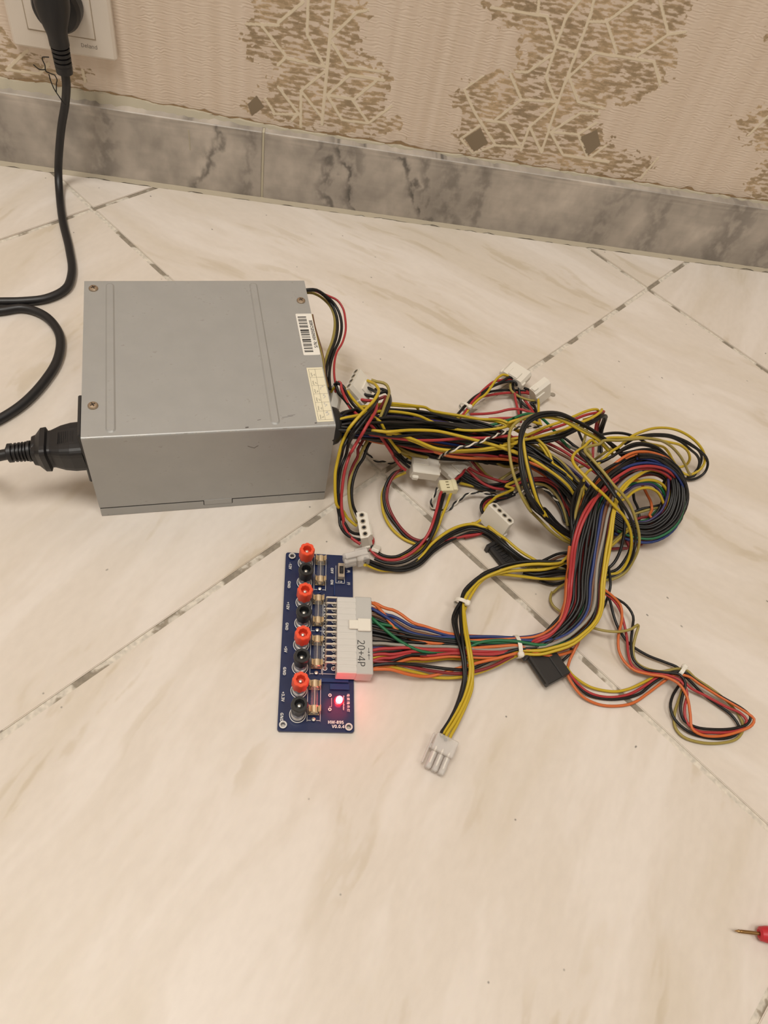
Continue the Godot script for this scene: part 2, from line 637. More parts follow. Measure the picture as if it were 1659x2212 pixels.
# a zip tie round a bundle: ring of the given half width and half height, with its lock
func cable_tie(parent: Node, xf: Transform3D, half_w: float, half_h: float, clear := true) -> void:
	var m := plain("tie_plastic", rgb(222, 216, 204), 0.4)
	var st := begin()
	var n := 20
	for k in n:
		var a0 := TAU * k / n
		var a1 := TAU * (k + 1) / n
		for e in [1.0, 0.0]:
			var g: float = 0.55 * e
			var p := Vector3(cos(a0) * (half_w + g), sin(a0) * (half_h + g), 0) * MM
			var q := Vector3(cos(a1) * (half_w + g), sin(a1) * (half_h + g), 0) * MM
			var nn: Vector3 = Vector3(cos((a0 + a1) / 2), sin((a0 + a1) / 2), 0) * (1.0 if e else -1.0)
			quad(st, p - Vector3(0, 0, 1.3) * MM, q - Vector3(0, 0, 1.3) * MM, q + Vector3(0, 0, 1.3) * MM, p + Vector3(0, 0, 1.3) * MM, nn)
		for z in [-1.3, 1.3]:
			var p0 := Vector3(cos(a0) * half_w, sin(a0) * half_h, z) * MM
			var q0 := Vector3(cos(a1) * half_w, sin(a1) * half_h, z) * MM
			var p1 := Vector3(cos(a0) * (half_w + 0.55), sin(a0) * (half_h + 0.55), z) * MM
			var q1 := Vector3(cos(a1) * (half_w + 0.55), sin(a1) * (half_h + 0.55), z) * MM
			quad(st, p0, q0, q1, p1, Vector3(0, 0, signf(z)))
	var o := put("cable_tie", st.commit(), m, parent, xf)
	st = begin()
	mbox(st, half_w * 0.95, half_h * 0.45 + 0.8, 0, 3.6, 3.4, 4.0, 0.8)
	put("lock", st.commit(), m, o)

# ---------------------------------------------------------------- connectors
# local axes: x along the row of contacts, y thickness, z towards the mating end; origin at the middle
func four_pin_plug(parent: Node, xf: Transform3D, hollow := true, latch := false) -> Node3D:
	var st := begin()
	var poly := PackedVector2Array([Vector2(-10.6, -3.6), Vector2(10.6, -3.6), Vector2(10.6, 1.4), Vector2(8.6, 3.9), Vector2(-8.6, 3.9), Vector2(-10.6, 1.4)])
	for k in poly.size():
		poly[k] *= MM
	# the prism's own up is the mating axis
	var turn := Transform3D(Basis(Vector3(1, 0, 0), Vector3(0, 0, 1), Vector3(0, 1, 0)), Vector3.ZERO)
	prism(st, turn, poly, -0.0085, 0.0085)
	mbox(st, 0, 4.4, -3.5, 9.0, 1.4, 9.0, 0.4)
	mbox(st, -10.9, 0, -5.5, 1.6, 4.0, 5.0, 0.4)
	mbox(st, 10.9, 0, -5.5, 1.6, 4.0, 5.0, 0.4)
	var o := put("connector_housing", st.commit(), nylon(), parent, xf, "white four-contact plug housing")
	for k in 4:
		var x := (k - 1.5) * 5.08
		st = begin()
		lathe(st, Transform3D(Basis(Vector3(1, 0, 0), Vector3(0, 0, 1), Vector3(0, -1, 0)), Vector3(x * MM, 0, 0.0082)), [Vector2(0.0019, 0), Vector2(0.0019, 0.0008), Vector2(0.0013, 0.0008), Vector2(0.0013, 0.0004)], 14)
		put("contact_rim", st.commit(), plain("contact_rim", rgb(178, 168, 150), 0.4, 0.3), o)
		st = begin()
		lathe(st, Transform3D(Basis(Vector3(1, 0, 0), Vector3(0, 0, 1), Vector3(0, -1, 0)), Vector3(x * MM, 0, 0.0082)), [Vector2(0.00125, 0.00045), Vector2(0, 0.00045)], 12)
		put("contact_hole", st.commit(), plain("socket_dark", rgb(24, 20, 17), 0.8), o)
	return o

func ridge_plug(parent: Node, xf: Transform3D) -> Node3D:
	# the male four-way housing: an open shroud with a scalloped mouth
	var st := begin()
	mbox(st, 0, 0, 0, 23.0, 9.0, 21.0, 0.7)
	mbox(st, 0, 4.8, -4.0, 10.0, 1.0, 12.0, 0.3)
	mbox(st, -12.0, -2.0, -7.0, 3.0, 4.0, 5.0, 0.8)
	mbox(st, 12.0, -2.0, -7.0, 3.0, 4.0, 5.0, 0.8)
	for k in 4:
		mbox(st, (k - 1.5) * 5.4, 4.2, 10.4, 2.4, 1.4, 0.8, 0.2)
	var o := put("connector_housing", st.commit(), nylon(), parent, xf, "white shrouded four-contact housing")
	st = begin()
	for k in 4:
		mbox(st, (k - 1.5) * 5.4, 0.4, 10.55, 4.0, 6.0, 0.2, 0.05)
	put("mouth", st.commit(), plain("nylon_shade", rgb(176, 168, 152), 0.6), o)
	return o

func clear_block(parent: Node, xf: Transform3D, cols: int, rows: int, long: float, latch_beside := false) -> Node3D:
	var st := begin()
	var pitch := 4.2
	mbox(st, 0, 0, -long * 0.25, cols * pitch + 1.4, rows * pitch + 1.2, long * 0.5, 0.6)
	for c in cols:
		for r_ in rows:
			mbox(st, (c - (cols - 1) * 0.5) * pitch, (r_ - (rows - 1) * 0.5) * pitch, long * 0.25, 3.5, 3.5, long * 0.5, 0.7)
	var o := put("connector_housing", st.commit(), clear_nylon(), parent, xf, "clear two-row plug housing")
	st = begin()
	if latch_beside:
		mbox(st, -cols * pitch * 0.5 - 2.0, 0, -long * 0.02, 1.1, 4.2, long * 0.9, 0.4)
		mbox(st, -cols * pitch * 0.5 - 1.1, 0, -long * 0.10, 1.6, 3.4, 3.0, 0.3)
	else:
		mbox(st, 0, rows * pitch * 0.5 + 2.0, -long * 0.02, 4.2, 1.1, long * 0.9, 0.4)
		mbox(st, 0, rows * pitch * 0.5 + 1.1, -long * 0.10, 3.4, 1.6, 3.0, 0.3)
	put("latch", st.commit(), clear_nylon(), o)
	for c in cols:
		for r_ in rows:
			st = begin()
			mbox(st, (c - (cols - 1) * 0.5) * pitch, (r_ - (rows - 1) * 0.5) * pitch, long * 0.10, 1.2, 1.2, long * 0.5, 0.2)
			put("contact", st.commit(), metal_tin(), o)
	return o

func flat_black_plug(parent: Node, xf: Transform3D, ribs := true) -> Node3D:
	var m := plain("black_nylon", rgb(34, 32, 32), 0.45)
	var st := begin()
	mbox(st, 0, 0, 0, 21.5, 5.6, 13.0, 0.5)
	mbox(st, 0, 2.6, -4.4, 21.5, 2.4, 5.0, 0.5)
	mbox(st, -9.6, 0, 4.0, 3.2, 7.0, 8.0, 0.5)
	var o := put("connector_housing", st.commit(), m, parent, xf, "flat black plug housing")
	if ribs:
		st = begin()
		for k in 6:
			mbox(st, -7.0 + k * 2.6, 3.2, 1.6, 1.3, 1.0, 4.6, 0.15)
		put("rib", st.commit(), m, o)
	st = begin()
	mbox(st, 0.6, 0.2, 6.52, 17.0, 1.6, 0.2, 0.05)
	put("mouth", st.commit(), plain("socket_dark", rgb(24, 20, 17), 0.8), o)
	return o

func lettering(called: String, text: String, size_mm: float, m: Material, parent: Node, xf: Transform3D, bold := false, depth := 0.05) -> void:
	var f := SystemFont.new()
	f.font_names = PackedStringArray(["Droid Sans"])
	f.font_weight = 700 if bold else 400
	var t := TextMesh.new()
	t.font = f
	t.text = text
	t.font_size = 64
	t.pixel_size = 0.001
	# size_mm is the height of the capitals
	var k := size_mm * MM / (0.064 * 0.714)
	t.depth = depth * MM / k
	t.curve_step = 1.0
	put(called, t, m, parent, Transform3D(xf.basis.scaled_local(Vector3.ONE * k), xf.origin))

# text that lies on a surface: x runs along the line, y is the height of the letters
func lying(origin: Vector3, along: Vector3, up: Vector3) -> Transform3D:
	return Transform3D(Basis(along.normalized(), up.normalized(), along.cross(up).normalized()), origin)

# ---------------------------------------------------------------- wallpaper motif, millimetres on the wall (x, height)
func wall_patches() -> Array:
	return [
		[-66, 146, -52, 173, 34, 187, 28, 146, 48, 135, 58, 127, 60, 93, 79, 89, 79, 79, 50, 74, -18, 71, -52, 77, -46, 101, -37, 118, -41, 126, -58, 122, -66, 139],
		[124, 203, 129, 189, 154, 179, 166, 174, 169, 150, 161, 147, 138, 141, 125, 128, 110, 121, 127, 110, 130, 82, 144, 71, 185, 71, 278, 71, 318, 72, 325, 92, 285, 98, 269, 104, 253, 119, 257, 132, 283, 142, 295, 154, 300, 171, 295, 203, 286, 228],
		[368, 218, 362, 210, 378, 202],
		[377, 139, 407, 160, 435, 117, 408, 119],
		[423, 81, 435, 117, 469, 66, 443, 67],
		[-269, 124, -255, 105, -229, 89, -198, 92, -202, 80, -225, 71, -283, 69],
		[60, 97, 80, 90, 80, 77, 59, 76],
	]

func wall_diamonds() -> Array:
	return [[-62, 84, -54, 93, -47, 84, -58, 74], [138, 84, 150, 96, 161, 83, 150, 73], [244, 102, 257, 111, 266, 98, 258, 85]]

func wall_lines() -> Array:
	var upper := [[126, 127, 140, 141], [126, 127, 141, 108], [141, 108, 168, 82], [168, 82, 192, 84], [192, 84, 172, 104], [172, 104, 153, 103], [161, 105, 179, 126], [179, 126, 210, 129], [179, 126, 161, 147], [211, 127, 194, 104], [194, 104, 193, 81], [194, 104, 213, 82], [213, 82, 212, 129], [212, 129, 214, 200], [214, 200, 212, 213], [210, 129, 194, 148], [194, 148, 194, 173], [194, 173, 179, 193], [179, 193, 132, 192], [194, 173, 195, 196], [195, 196, 203, 212], [194, 167, 177, 149], [177, 149, 167, 148], [195, 172, 213, 171], [214, 151, 229, 173], [229, 173, 282, 174], [282, 174, 297, 156]]
	var lower := [[214, 151, 230, 132], [230, 132, 258, 130], [216, 195, 229, 197], [229, 197, 248, 217], [229, 197, 247, 176], [265, 176, 284, 196], [284, 196, 263, 221], [284, 196, 297, 200], [215, 102, 236, 123], [236, 123, 253, 125], [215, 102, 241, 104], [241, 104, 254, 117], [241, 104, 259, 83], [215, 102, 234, 83], [234, 83, 280, 83], [259, 83, 271, 98], [134, 83, 148, 97], [134, 83, 149, 71], [149, 71, 166, 81], [168, 206, 171, 194], [318, 72, 325, 94], [397, 124, 406, 147]]
	var near_socket := [[-15, 177, -14, 149], [-14, 149, 3, 126], [5, 181, 5, 76], [6, 150, 25, 172], [25, 172, 36, 175], [6, 147, 22, 129], [22, 129, 54, 130], [5, 124, -16, 103], [-16, 103, -14, 71], [-16, 103, 5, 82], [7, 103, 25, 123], [25, 123, 55, 123], [7, 103, 23, 83], [23, 83, 47, 84], [47, 84, 65, 102], [47, 84, 30, 102], [30, 102, 48, 121], [7, 103, 32, 103], [-51, 149, -31, 130], [-38, 154, -19, 172], [-64, 149, -38, 152], [-37, 121, -31, 128], [-31, 128, 3, 126], [-36, 103, -17, 83], [-17, 83, -26, 71], [-39, 79, -16, 82], [-50, 95, -39, 81], [-243, 103, -267, 81], [-267, 81, -240, 82], [-240, 82, -219, 104], [-203, 91, -202, 78]]
	return upper + lower + near_socket

# ---------------------------------------------------------------- the scene
func _ready() -> void:
	rng.seed = 7
	# camera
	var cam := Camera3D.new()
	cam.name = "camera"
	cam.transform = Transform3D(Basis(Vector3(0.9872, 0.1593, 0.0079), Vector3(-0.0837, 0.5602, -0.8241), Vector3(-0.1357, 0.8129, 0.5664)), Vector3(0.0000, 0.4323, 0.6616))
	cam.fov = 69.874
	cam.near = 0.02
	cam.far = 20.0
	add_child(cam)
	cam.current = true
	# environment: a closed room, so hardly any sky
	var env := Environment.new()
	env.background_mode = Environment.BG_COLOR
	env.background_color = Color(0.5, 0.5, 0.5)
	env.tonemap_mode = Environment.TONE_MAPPER_LINEAR
	env.tonemap_exposure = 1.0
	env.sdfgi_enabled = true
	env.ssao_enabled = true
	env.ssil_enabled = true
	var we := WorldEnvironment.new()
	we.name = "world_environment"
	we.environment = env
	add_child(we)
	# the two ceiling panels' light
	for s in [[-0.55, 0.80, 0.7, 3.35], [0.75, 1.15, 0.7, 1.3]]:
		var lamp := AreaLight3D.new()
		lamp.name = "ceiling_light"
		lamp.area_size = Vector2(s[2], s[2])
		lamp.light_energy = s[3]
		lamp.light_color = Color(1.0, 0.985, 0.955)
		lamp.shadow_enabled = true
		lamp.area_range = 8.0
		lamp.transform = Transform3D(Basis(Vector3(1, 0, 0), Vector3(0, 0, -1), Vector3(0, 1, 0)), Vector3(s[0], 2.50, s[1]))
		add_child(lamp, true)
	build_room()
	build_power_supply()
	build_board()
	build_socket_and_cord()
	build_cables()
	build_small_things()

func build_room() -> void:
	var floor_base := Node3D.new()
	floor_base.name = "floor"
	structure(floor_base)
	add_child(floor_base)
	var gm := plain("grout", Color.WHITE, 0.75)
	gm.albedo_texture = grout_texture()
	gm.uv1_triplanar = true
	gm.uv1_world_triplanar = true
	gm.uv1_scale = Vector3(2, 2, 2)
	var st := begin()
	mbox(st, 100, -26.2, 1390, 3700, 50, 2900, 1)
	put("grout_bed", st.commit(), gm, floor_base)
	# diagonal tiles, clipped at the skirting
	var tm := plain("marble_print_tile", Color.WHITE, 0.36, 0.0, 0.35)
	tm.albedo_texture = tile_texture()
	tm.uv1_triplanar = true
	tm.uv1_scale = Vector3(1.25, 1.25, 1.25)
	var o := Vector2(0.0701, 0.3253)
	var e1 := Vector2(cos(0.7697), -sin(0.7697))
	var e2 := Vector2(-e1.y * -1.0, -e1.x)
	e2 = Vector2(-sin(0.7697), -cos(0.7697))
	var s := 0.3816
	var gap := 0.0021
	var room := PackedVector2Array([Vector2(-1.7, 0.0042), Vector2(1.9, 0.0042), Vector2(1.9, 2.8), Vector2(-1.7, 2.8)])
	for i in range(-7, 8):
		for j in range(-8, 7):
			var c := o + e1 * s * (i + 0.5) + e2 * s * (j + 0.5)
			if c.distance_to(Vector2(0.1, 0.35)) > 1.15:
				continue
			var h := s * 0.5 - gap
			var quad_ := PackedVector2Array([c - e1 * h - e2 * h, c + e1 * h - e2 * h, c + e1 * h + e2 * h, c - e1 * h + e2 * h])
			for piece in Geometry2D.intersect_polygons(quad_, room):
				var turns := {Vector2i(0, 0): 1, Vector2i(0, -1): 1, Vector2i(-1, -1): 0, Vector2i(-1, 0): 0, Vector2i(-2, 0): 2, Vector2i(1, 0): 3}
				var k: int = turns.get(Vector2i(i, j), posmod(i * 3 + j * 5, 4))
				var quarter := k * PI / 2 + 0.7697
				var off := Vector2(0.2 + 0.4 * posmod(i, 2), 0.2 + 0.4 * posmod(i + j, 2))
				# the node sits so that its own axes give the print its own place and turn
				var basis := Basis(Vector3.UP, quarter)
				var xf := Transform3D(basis, Vector3(c.x, 0, c.y) - basis * Vector3(off.x, 0, off.y))
				var local := PackedVector2Array()
				var inv := xf.affine_inverse()
				for q in piece:
					var l := inv * Vector3(q.x, 0, q.y)
					local.append(Vector2(l.x, l.z))
				st = begin()
				prism(st, Transform3D(), local, -0.0030, -0.0004)
				var inner := Geometry2D.offset_polygon(local, -0.0005)
				if inner.size():
					prism(st, Transform3D(), inner[0], -0.0008, 0.0)
				put("tile", st.commit(), tm, floor_base, xf)
	# wall behind: papered
	var wm := wallpaper_material()
	st = begin()
	var x0 := -1.75
	var x1 := 1.95
	var uv := func(x: float, y: float) -> Vector2: return Vector2(x - wall_x0, (0.3125 - (y - wall_y0)) / 0.3125)
	quad_uv(st, [Vector3(x0, 0, -0.012), Vector3(x1, 0, -0.012), Vector3(x1, 2.6, -0.012), Vector3(x0, 2.6, -0.012)], [uv.call(x0, 0.0), uv.call(x1, 0.0), uv.call(x1, 2.6), uv.call(x0, 2.6)], Vector3(0, 0, 1))
	quad_uv(st, [Vector3(x0, 0, -0.15), Vector3(x1, 0, -0.15), Vector3(x1, 2.6, -0.15), Vector3(x0, 2.6, -0.15)], [Vector2.ZERO, Vector2.ZERO, Vector2.ZERO, Vector2.ZERO], Vector3(0, 0, -1))
	quad_uv(st, [Vector3(x0, 2.6, -0.15), Vector3(x1, 2.6, -0.15), Vector3(x1, 2.6, -0.012), Vector3(x0, 2.6, -0.012)], [Vector2.ZERO, Vector2.ZERO, Vector2.ZERO, Vector2.ZERO], Vector3(0, 1, 0))
	st.generate_tangents()
	structure(put("wall_back", st.commit(), wm))
	# the rest of the room, unseen but closing it
	var paint := plain("wall_paint", rgb(206, 200, 192), 0.8)
	for w in [["wall_left", -1770, 1300, 1325, 60, 2600, 2900], ["wall_right", 1970, 1300, 1325, 60, 2600, 2900], ["wall_front", 100, 1300, 2800, 3800, 2600, 60], ["ceiling", 100, 2640, 1325, 3800, 80, 3000]]:
		st = begin()
		mbox(st, w[1], w[2], w[3], w[4], w[5], w[6], 1)
		structure(put(w[0], st.commit(), paint))
	var glow := plain("lamp_diffuser", rgb(250, 244, 230), 0.5)
	glow.emission_enabled = true
	glow.emission = Color(1.0, 0.985, 0.955)
	glow.emission_energy_multiplier = 1.0
	for c in [[-0.55, 0.80, "left"], [0.75, 1.15, "right"]]:
		var body := root_node("ceiling_lamp", at(c[0], 2.6, c[1]))
		tag(body, "square white ceiling lamp panel on the %s side of the room" % c[2], "lamp")
		st = begin()
		mbox(st, 0, -22, 0, 760, 44, 760, 4)
		put("frame", st.commit(), plain("lamp_frame", rgb(238, 236, 230), 0.5), body)
		st = begin()
		mbox(st, 0, -47, 0, 700, 8, 700, 2)
		put("diffuser", st.commit(), glow, body)
	# skirting: two marble slabs with a joint, and the plaster line above
	var base := Node3D.new()
	base.name = "baseboard_back"
	structure(base)
	add_child(base)
	var sm := plain("grey_marble", Color.WHITE, 0.42)
	sm.albedo_texture = skirting_texture()
	sm.uv1_triplanar = true
	sm.uv1_world_triplanar = true
	sm.uv1_scale = Vector3(1, 8, 1)
	sm.uv1_offset = Vector3(0.4, 0, 0)
	for r in [[-1740, -455.5], [-454, -47.6], [-45.6, 640], [641.5, 1940]]:
		st = begin()
		mbox(st, (r[0] + r[1]) * 0.5, 33.6, -6.3, r[1] - r[0], 67.2, 12.6, 0.8)
		put("slab", st.commit(), sm, base)
	var pale := plain("plaster_filler", rgb(184, 175, 155), 0.85)
	var bump := noise(FastNoiseLite.TYPE_SIMPLEX, 71, 0.05, 3)
	# joint filler
	st = begin()
	mbox(st, -46.6, 33.4, -4.6, 1.9, 66.8, 8.4, 0.2)
	put("joint_filler", st.commit(), plain("joint_filler", rgb(190, 182, 160), 0.85), base)
	# smeared plaster on top of the slabs, thicker at the left
	st = begin()
	var n := 260
	for k in n:
		for e in 2:
			pass
		var xa := -0.42 + k * 0.0045
		var xb := xa + 0.0045
		var ya := 0.0672 + filler_height(xa, bump)
		var yb := 0.0672 + filler_height(xb, bump)
		var za := -0.0072 + bump.get_noise_1d(xa * 4000.0) * 0.004
		var zb := -0.0072 + bump.get_noise_1d(xb * 4000.0) * 0.004
		var f := Vector3(0, 0.5, 1).normalized()
		quad(st, Vector3(xa, 0.0668, za), Vector3(xb, 0.0668, zb), Vector3(xb, yb, minf(zb - 0.003, -0.0095)), Vector3(xa, ya, minf(za - 0.003, -0.0095)), f)
		quad(st, Vector3(xa, ya, minf(za - 0.003, -0.0095)), Vector3(xb, yb, minf(zb - 0.003, -0.0095)), Vector3(xb, yb + 0.0006, -0.0125), Vector3(xa, ya + 0.0006, -0.0125), Vector3.UP)
	put("plaster_line", st.commit(), pale, base)
	# a brown gap line where the paper ends above the plaster
	st = begin()
	var gap_m := plain("paper_edge", rgb(158, 132, 100), 0.8)
	for k in n:
		var xa := -0.42 + k * 0.0045
		var xb := xa + 0.0046
		var ya := 0.0672 + filler_height(xa, bump)
		var yb := 0.0672 + filler_height(xb, bump)
		var ta := 0.0010 + maxf(0.0, bump.get_noise_1d(xa * 700.0 + 300.0)) * 0.0035
		var tb := 0.0010 + maxf(0.0, bump.get_noise_1d(xb * 700.0 + 300.0)) * 0.0035
		quad(st, Vector3(xa, ya, -0.0117), Vector3(xb, yb, -0.0117), Vector3(xb, yb + tb, -0.0117), Vector3(xa, ya + ta, -0.0117), Vector3(0, 0, 1))
	put("paper_edge", st.commit(), gap_m, base)
	# two pale chips on the face of the slabs
	st = begin()
	mbox(st, -113.3, 49.8, 0.1, 1.0, 19, 0.5, 0.2, Basis(Vector3(0, 0, 1), 0.03))
	put("plaster_drip", st.commit(), pale, base)
	# bead of mortar along the foot
	st = begin()
	for k in n:
		var xa := -0.42 + k * 0.0045
		var xb := xa + 0.0045
		var za := 0.0034 + bump.get_noise_1d(xa * 900.0) * 0.003
		var zb := 0.0034 + bump.get_noise_1d(xb * 900.0) * 0.003
		quad(st, Vector3(xa, 0.0024, -0.0002), Vector3(xb, 0.0024, -0.0002), Vector3(xb, -0.0006, zb), Vector3(xa, -0.0006, za), Vector3(0, 0.9, 0.4).normalized())
	put("mortar_bead", st.commit(), plain("mortar", rgb(176, 165, 145), 0.85), base)

func filler_height(x: float, f: FastNoiseLite) -> float:
	var base := 0.0065 * smoothstep(0.0, -0.22, x) + 0.0005
	return maxf(0.0003, base + f.get_noise_1d(x * 700.0) * 0.0016)

# ---------------------------------------------------------------- power supply, local axes: x along its length (inlet to cables), y up, z towards the camera side
func build_power_supply() -> void:
	var ln := 151.34
	var wd := 140.68
	var ht := 80.99
	var ps := root_node("power_supply", Transform3D(Basis(Vector3.UP, 0.1970), Vector3(-0.1201, 0, 0.3834)))
	tag(ps, "grey steel computer power supply box standing on the tiles, serial sticker on top", "power supply")
	var steel := plain("grey_steel", Color.WHITE, 0.40, 0.35, 0.5)
	steel.albedo_texture = steel_texture()
	steel.uv1_triplanar = true
	steel.uv1_scale = Vector3(7, 7, 7)
	# inner tray
	var st := begin()
	mbox(st, ln / 2, 4.4, -0.3, ln, 8.6, 0.7, 0.25)
	mbox(st, ln / 2, 1.0, -wd / 2, ln - 0.2, 1.6, wd - 1.0, 0.3)
	mbox(st, ln / 2, 4.6, -wd + 0.5, ln, 9.2, 1.0, 0.25)
	mbox(st, 0.5, ht / 2 - 0.8, -wd / 2, 1.0, ht - 2.0, wd - 2.2, 0.3)
	mbox(st, ln - 0.5, ht / 2 - 0.8, -wd / 2, 1.0, ht - 2.0, wd - 2.2, 0.3)
	put("tray", st.commit(), steel, ps)
	# dark hollow seen through the seam
	st = begin()
	mbox(st, ln / 2, ht / 2 - 1, -wd / 2, ln - 2.4, ht - 6, wd - 2.4, 0.3)
	put("inner_frame", st.commit(), plain("case_dark", rgb(40, 38, 36), 0.8), ps)
	# dark seam between tray lip and cover, broken by the cover's tab
	st = begin()
	for q in [[0.3, 66.9], [86.3, ln - 0.3]]:
		mbox(st, (q[0] + q[1]) * 0.5, 9.35, -0.32, q[1] - q[0], 1.3, 0.5, 0.05)
	for x in [67.0, 86.2]:
		mbox(st, x, 7.2, 0.02, 0.5, 5.0, 0.3, 0.05)
	mbox(st, 76.6, 4.55, 0.04, 19.2, 0.3, 0.3, 0.05)
	put("seam", st.commit(), plain("case_dark", rgb(40, 38, 36), 0.8), ps)
	# bent cover: an inverted U
	st = begin()
	var outer := []
	var r := 1.5
	outer.append(Vector2(0, 9.8))
	for k in 7:
		var a := PI / 2 * k / 6
		outer.append(Vector2(-r + r * cos(a), ht - r + r * sin(a)))
	for k in 7:
		var a := PI / 2 + PI / 2 * k / 6
		outer.append(Vector2(-wd + r + r * cos(a), ht - r + r * sin(a)))
	outer.append(Vector2(-wd, 9.8))
	for k in outer.size() - 1:
		var a: Vector2 = outer[k] * MM
		var b: Vector2 = outer[k + 1] * MM
		var d := (b - a)
		var nn := Vector3(0, -d.x, d.y).normalized() * 1.0
		var mid := Vector3(0, (a.y + b.y) * 0.5 - ht * 0.5 * MM, (a.x + b.x) * 0.5 + wd * 0.5 * MM)
		if nn.dot(mid) < 0.0:
			nn = -nn
		quad(st, Vector3(0, a.y, a.x), Vector3(ln * MM, a.y, a.x), Vector3(ln * MM, b.y, b.x), Vector3(0, b.y, b.x), nn)
		var ia := a - Vector2(nn.z, nn.y) * 0.0009
		var ib := b - Vector2(nn.z, nn.y) * 0.0009
		quad(st, Vector3(0, ia.y, ia.x), Vector3(ln * MM, ia.y, ia.x), Vector3(ln * MM, ib.y, ib.x), Vector3(0, ib.y, ib.x), -nn)
		for x in [0.0, ln * MM]:
			quad(st, Vector3(x, a.y, a.x), Vector3(x, b.y, b.x), Vector3(x, ib.y, ib.x), Vector3(x, ia.y, ia.x), Vector3(1 if x > 0.0 else -1, 0, 0))
	# lower edge of the front sheet, and its tab
	quad(st, Vector3(0, 9.8, 0) * MM, Vector3(ln, 9.8, 0) * MM, Vector3(ln, 9.8, -0.9) * MM, Vector3(0, 9.8, -0.9) * MM, Vector3.DOWN)
	mbox(st, 76.6, 7.4, -0.1, 18.6, 5.4, 0.8, 0.1)
	put("cover", st.commit(), steel, ps)
	# rolled beads on the lid
	for bx in [16.6, 113.8]:
		st = begin()
		var prev := PackedVector2Array()
		var rings := [[3.0, 0.0], [2.6, 0.45], [2.0, 0.65]]
		for q in rings.size():
			var ring := PackedVector2Array()
			for k in 24:
				var a := TAU * k / 24
				var end := -6.5 if sin(a) >= 0.0 else -wd + 6.5
				ring.append(Vector2(bx + cos(a) * rings[q][0], end + sin(a) * rings[q][0]))
			if q > 0:
				for k in 24:
					var k2 := (k + 1) % 24
					var a0 := prev[k]
					var a1 := prev[k2]
					var b0 := ring[k]
					var b1 := ring[k2]
					var nn := Vector3(cos(TAU * (k + 0.5) / 24), 1.4, sin(TAU * (k + 0.5) / 24)).normalized()
					quad(st, Vector3(a0.x, ht + rings[q - 1][1], a0.y) * MM, Vector3(a1.x, ht + rings[q - 1][1], a1.y) * MM, Vector3(b1.x, ht + rings[q][1], b1.y) * MM, Vector3(b0.x, ht + rings[q][1], b0.y) * MM, nn)
			prev = ring
		for k in 24:
			tri(st, Vector3(prev[k].x, ht + 0.65, prev[k].y) * MM, Vector3(prev[(k + 1) % 24].x, ht + 0.65, prev[(k + 1) % 24].y) * MM, Vector3(bx, ht + 0.65, -wd / 2) * MM, Vector3.UP, Vector3.UP, Vector3.UP)
		put("bead", st.commit(), steel, ps)
	# screws
	for q in [[6.0, -131.8], [6.6, -25.3], [145.8, -117.7]]:
		st = begin()
		lathe(st, at(q[0] * MM, ht * MM, q[1] * MM), [Vector2(0.0031, 0), Vector2(0.0030, 0.0007), Vector2(0.0024, 0.0013), Vector2(0.0012, 0.0015), Vector2(0, 0.00155)], 20)
		var sc := put("screw", st.commit(), plain("screw_nickel", rgb(176, 158, 138), 0.35, 0.9), ps)
		st = begin()
		for a in [0.5, 0.5 + PI / 2]:
			mbox(st, q[0], ht + 1.45, q[1], 3.2, 0.5, 0.75, 0.1, Basis(Vector3.UP, a))
		put("cross_recess", st.commit(), plain("recess_dark", rgb(66, 54, 44), 0.7), sc)
	# serial sticker
	var paper := plain("sticker_paper", rgb(226, 222, 214), 0.45)
	var ink := plain("sticker_ink", rgb(26, 25, 27), 0.6)
	st = begin()
	prism(st, at(0, ht * MM, 0), rounded_rect(145.6 * MM, -83.6 * MM, 11.4 * MM, 41.0 * MM, 0.8 * MM), 0.0, 0.00018)
	var sticker := put("serial_sticker", st.commit(), paper, ps, Transform3D(), "white sticker with a barcode")
	st = begin()
	var z := -66.0
	var bars := "1101001100101101001101110010100110101101110001011010011001011010011"
	for k in bars.length():
		if bars[k] == "1":
			mbox(st, 144.0, ht + 0.2, -66.4 - k * 0.525 + 0.2, 6.0, 0.05, 0.5, 0.01)
	put("barcode", st.commit(), ink, sticker)
	lettering("serial_number", "S/N: H0605052408", 2.3, ink, sticker, lying(Vector3(149.6 * MM, (ht + 0.21) * MM, -83.6 * MM), Vector3(0, 0, -1), Vector3(-1, 0, 0)), true, 0.03)
	# test-record sticker: a ruled table
	st = begin()
	prism(st, at(0, ht * MM, 0), rounded_rect(145.3 * MM, -27.6 * MM, 10.6 * MM, 47.5 * MM, 0.3 * MM), 0.0, 0.00018)
	var record := put("record_sticker", st.commit(), plain("record_paper", rgb(224, 216, 190), 0.5), ps, Transform3D(), "cream sticker with a ruled table")
	st = begin()
	var rule := plain("rule_ink", rgb(120, 112, 100), 0.6)
	for x in [141.2, 145.4]:
		mbox(st, x, ht + 0.2, -27.6, 0.2, 0.04, 44.5, 0.01)
	for k in 7:
		mbox(st, 145.8, ht + 0.2, -27.6 + 22.2 - k * 7.4, 9.4, 0.04, 0.2, 0.01)
	put("ruling", st.commit(), rule, record)
	st = begin()
	for k in 6:
		for i in 9:
			mbox(st, 142.4 + rng.randf() * 0.5 + (1.7 if i > 5 else 0.0), ht + 0.2, -27.6 + 21.2 - k * 7.4 - 0.6 * (i if i < 6 else i - 5), 0.8, 0.04, 0.25, 0.01)
	put("small_print", st.commit(), plain("faded_ink", rgb(78, 72, 66), 0.6), record)
	st = begin()
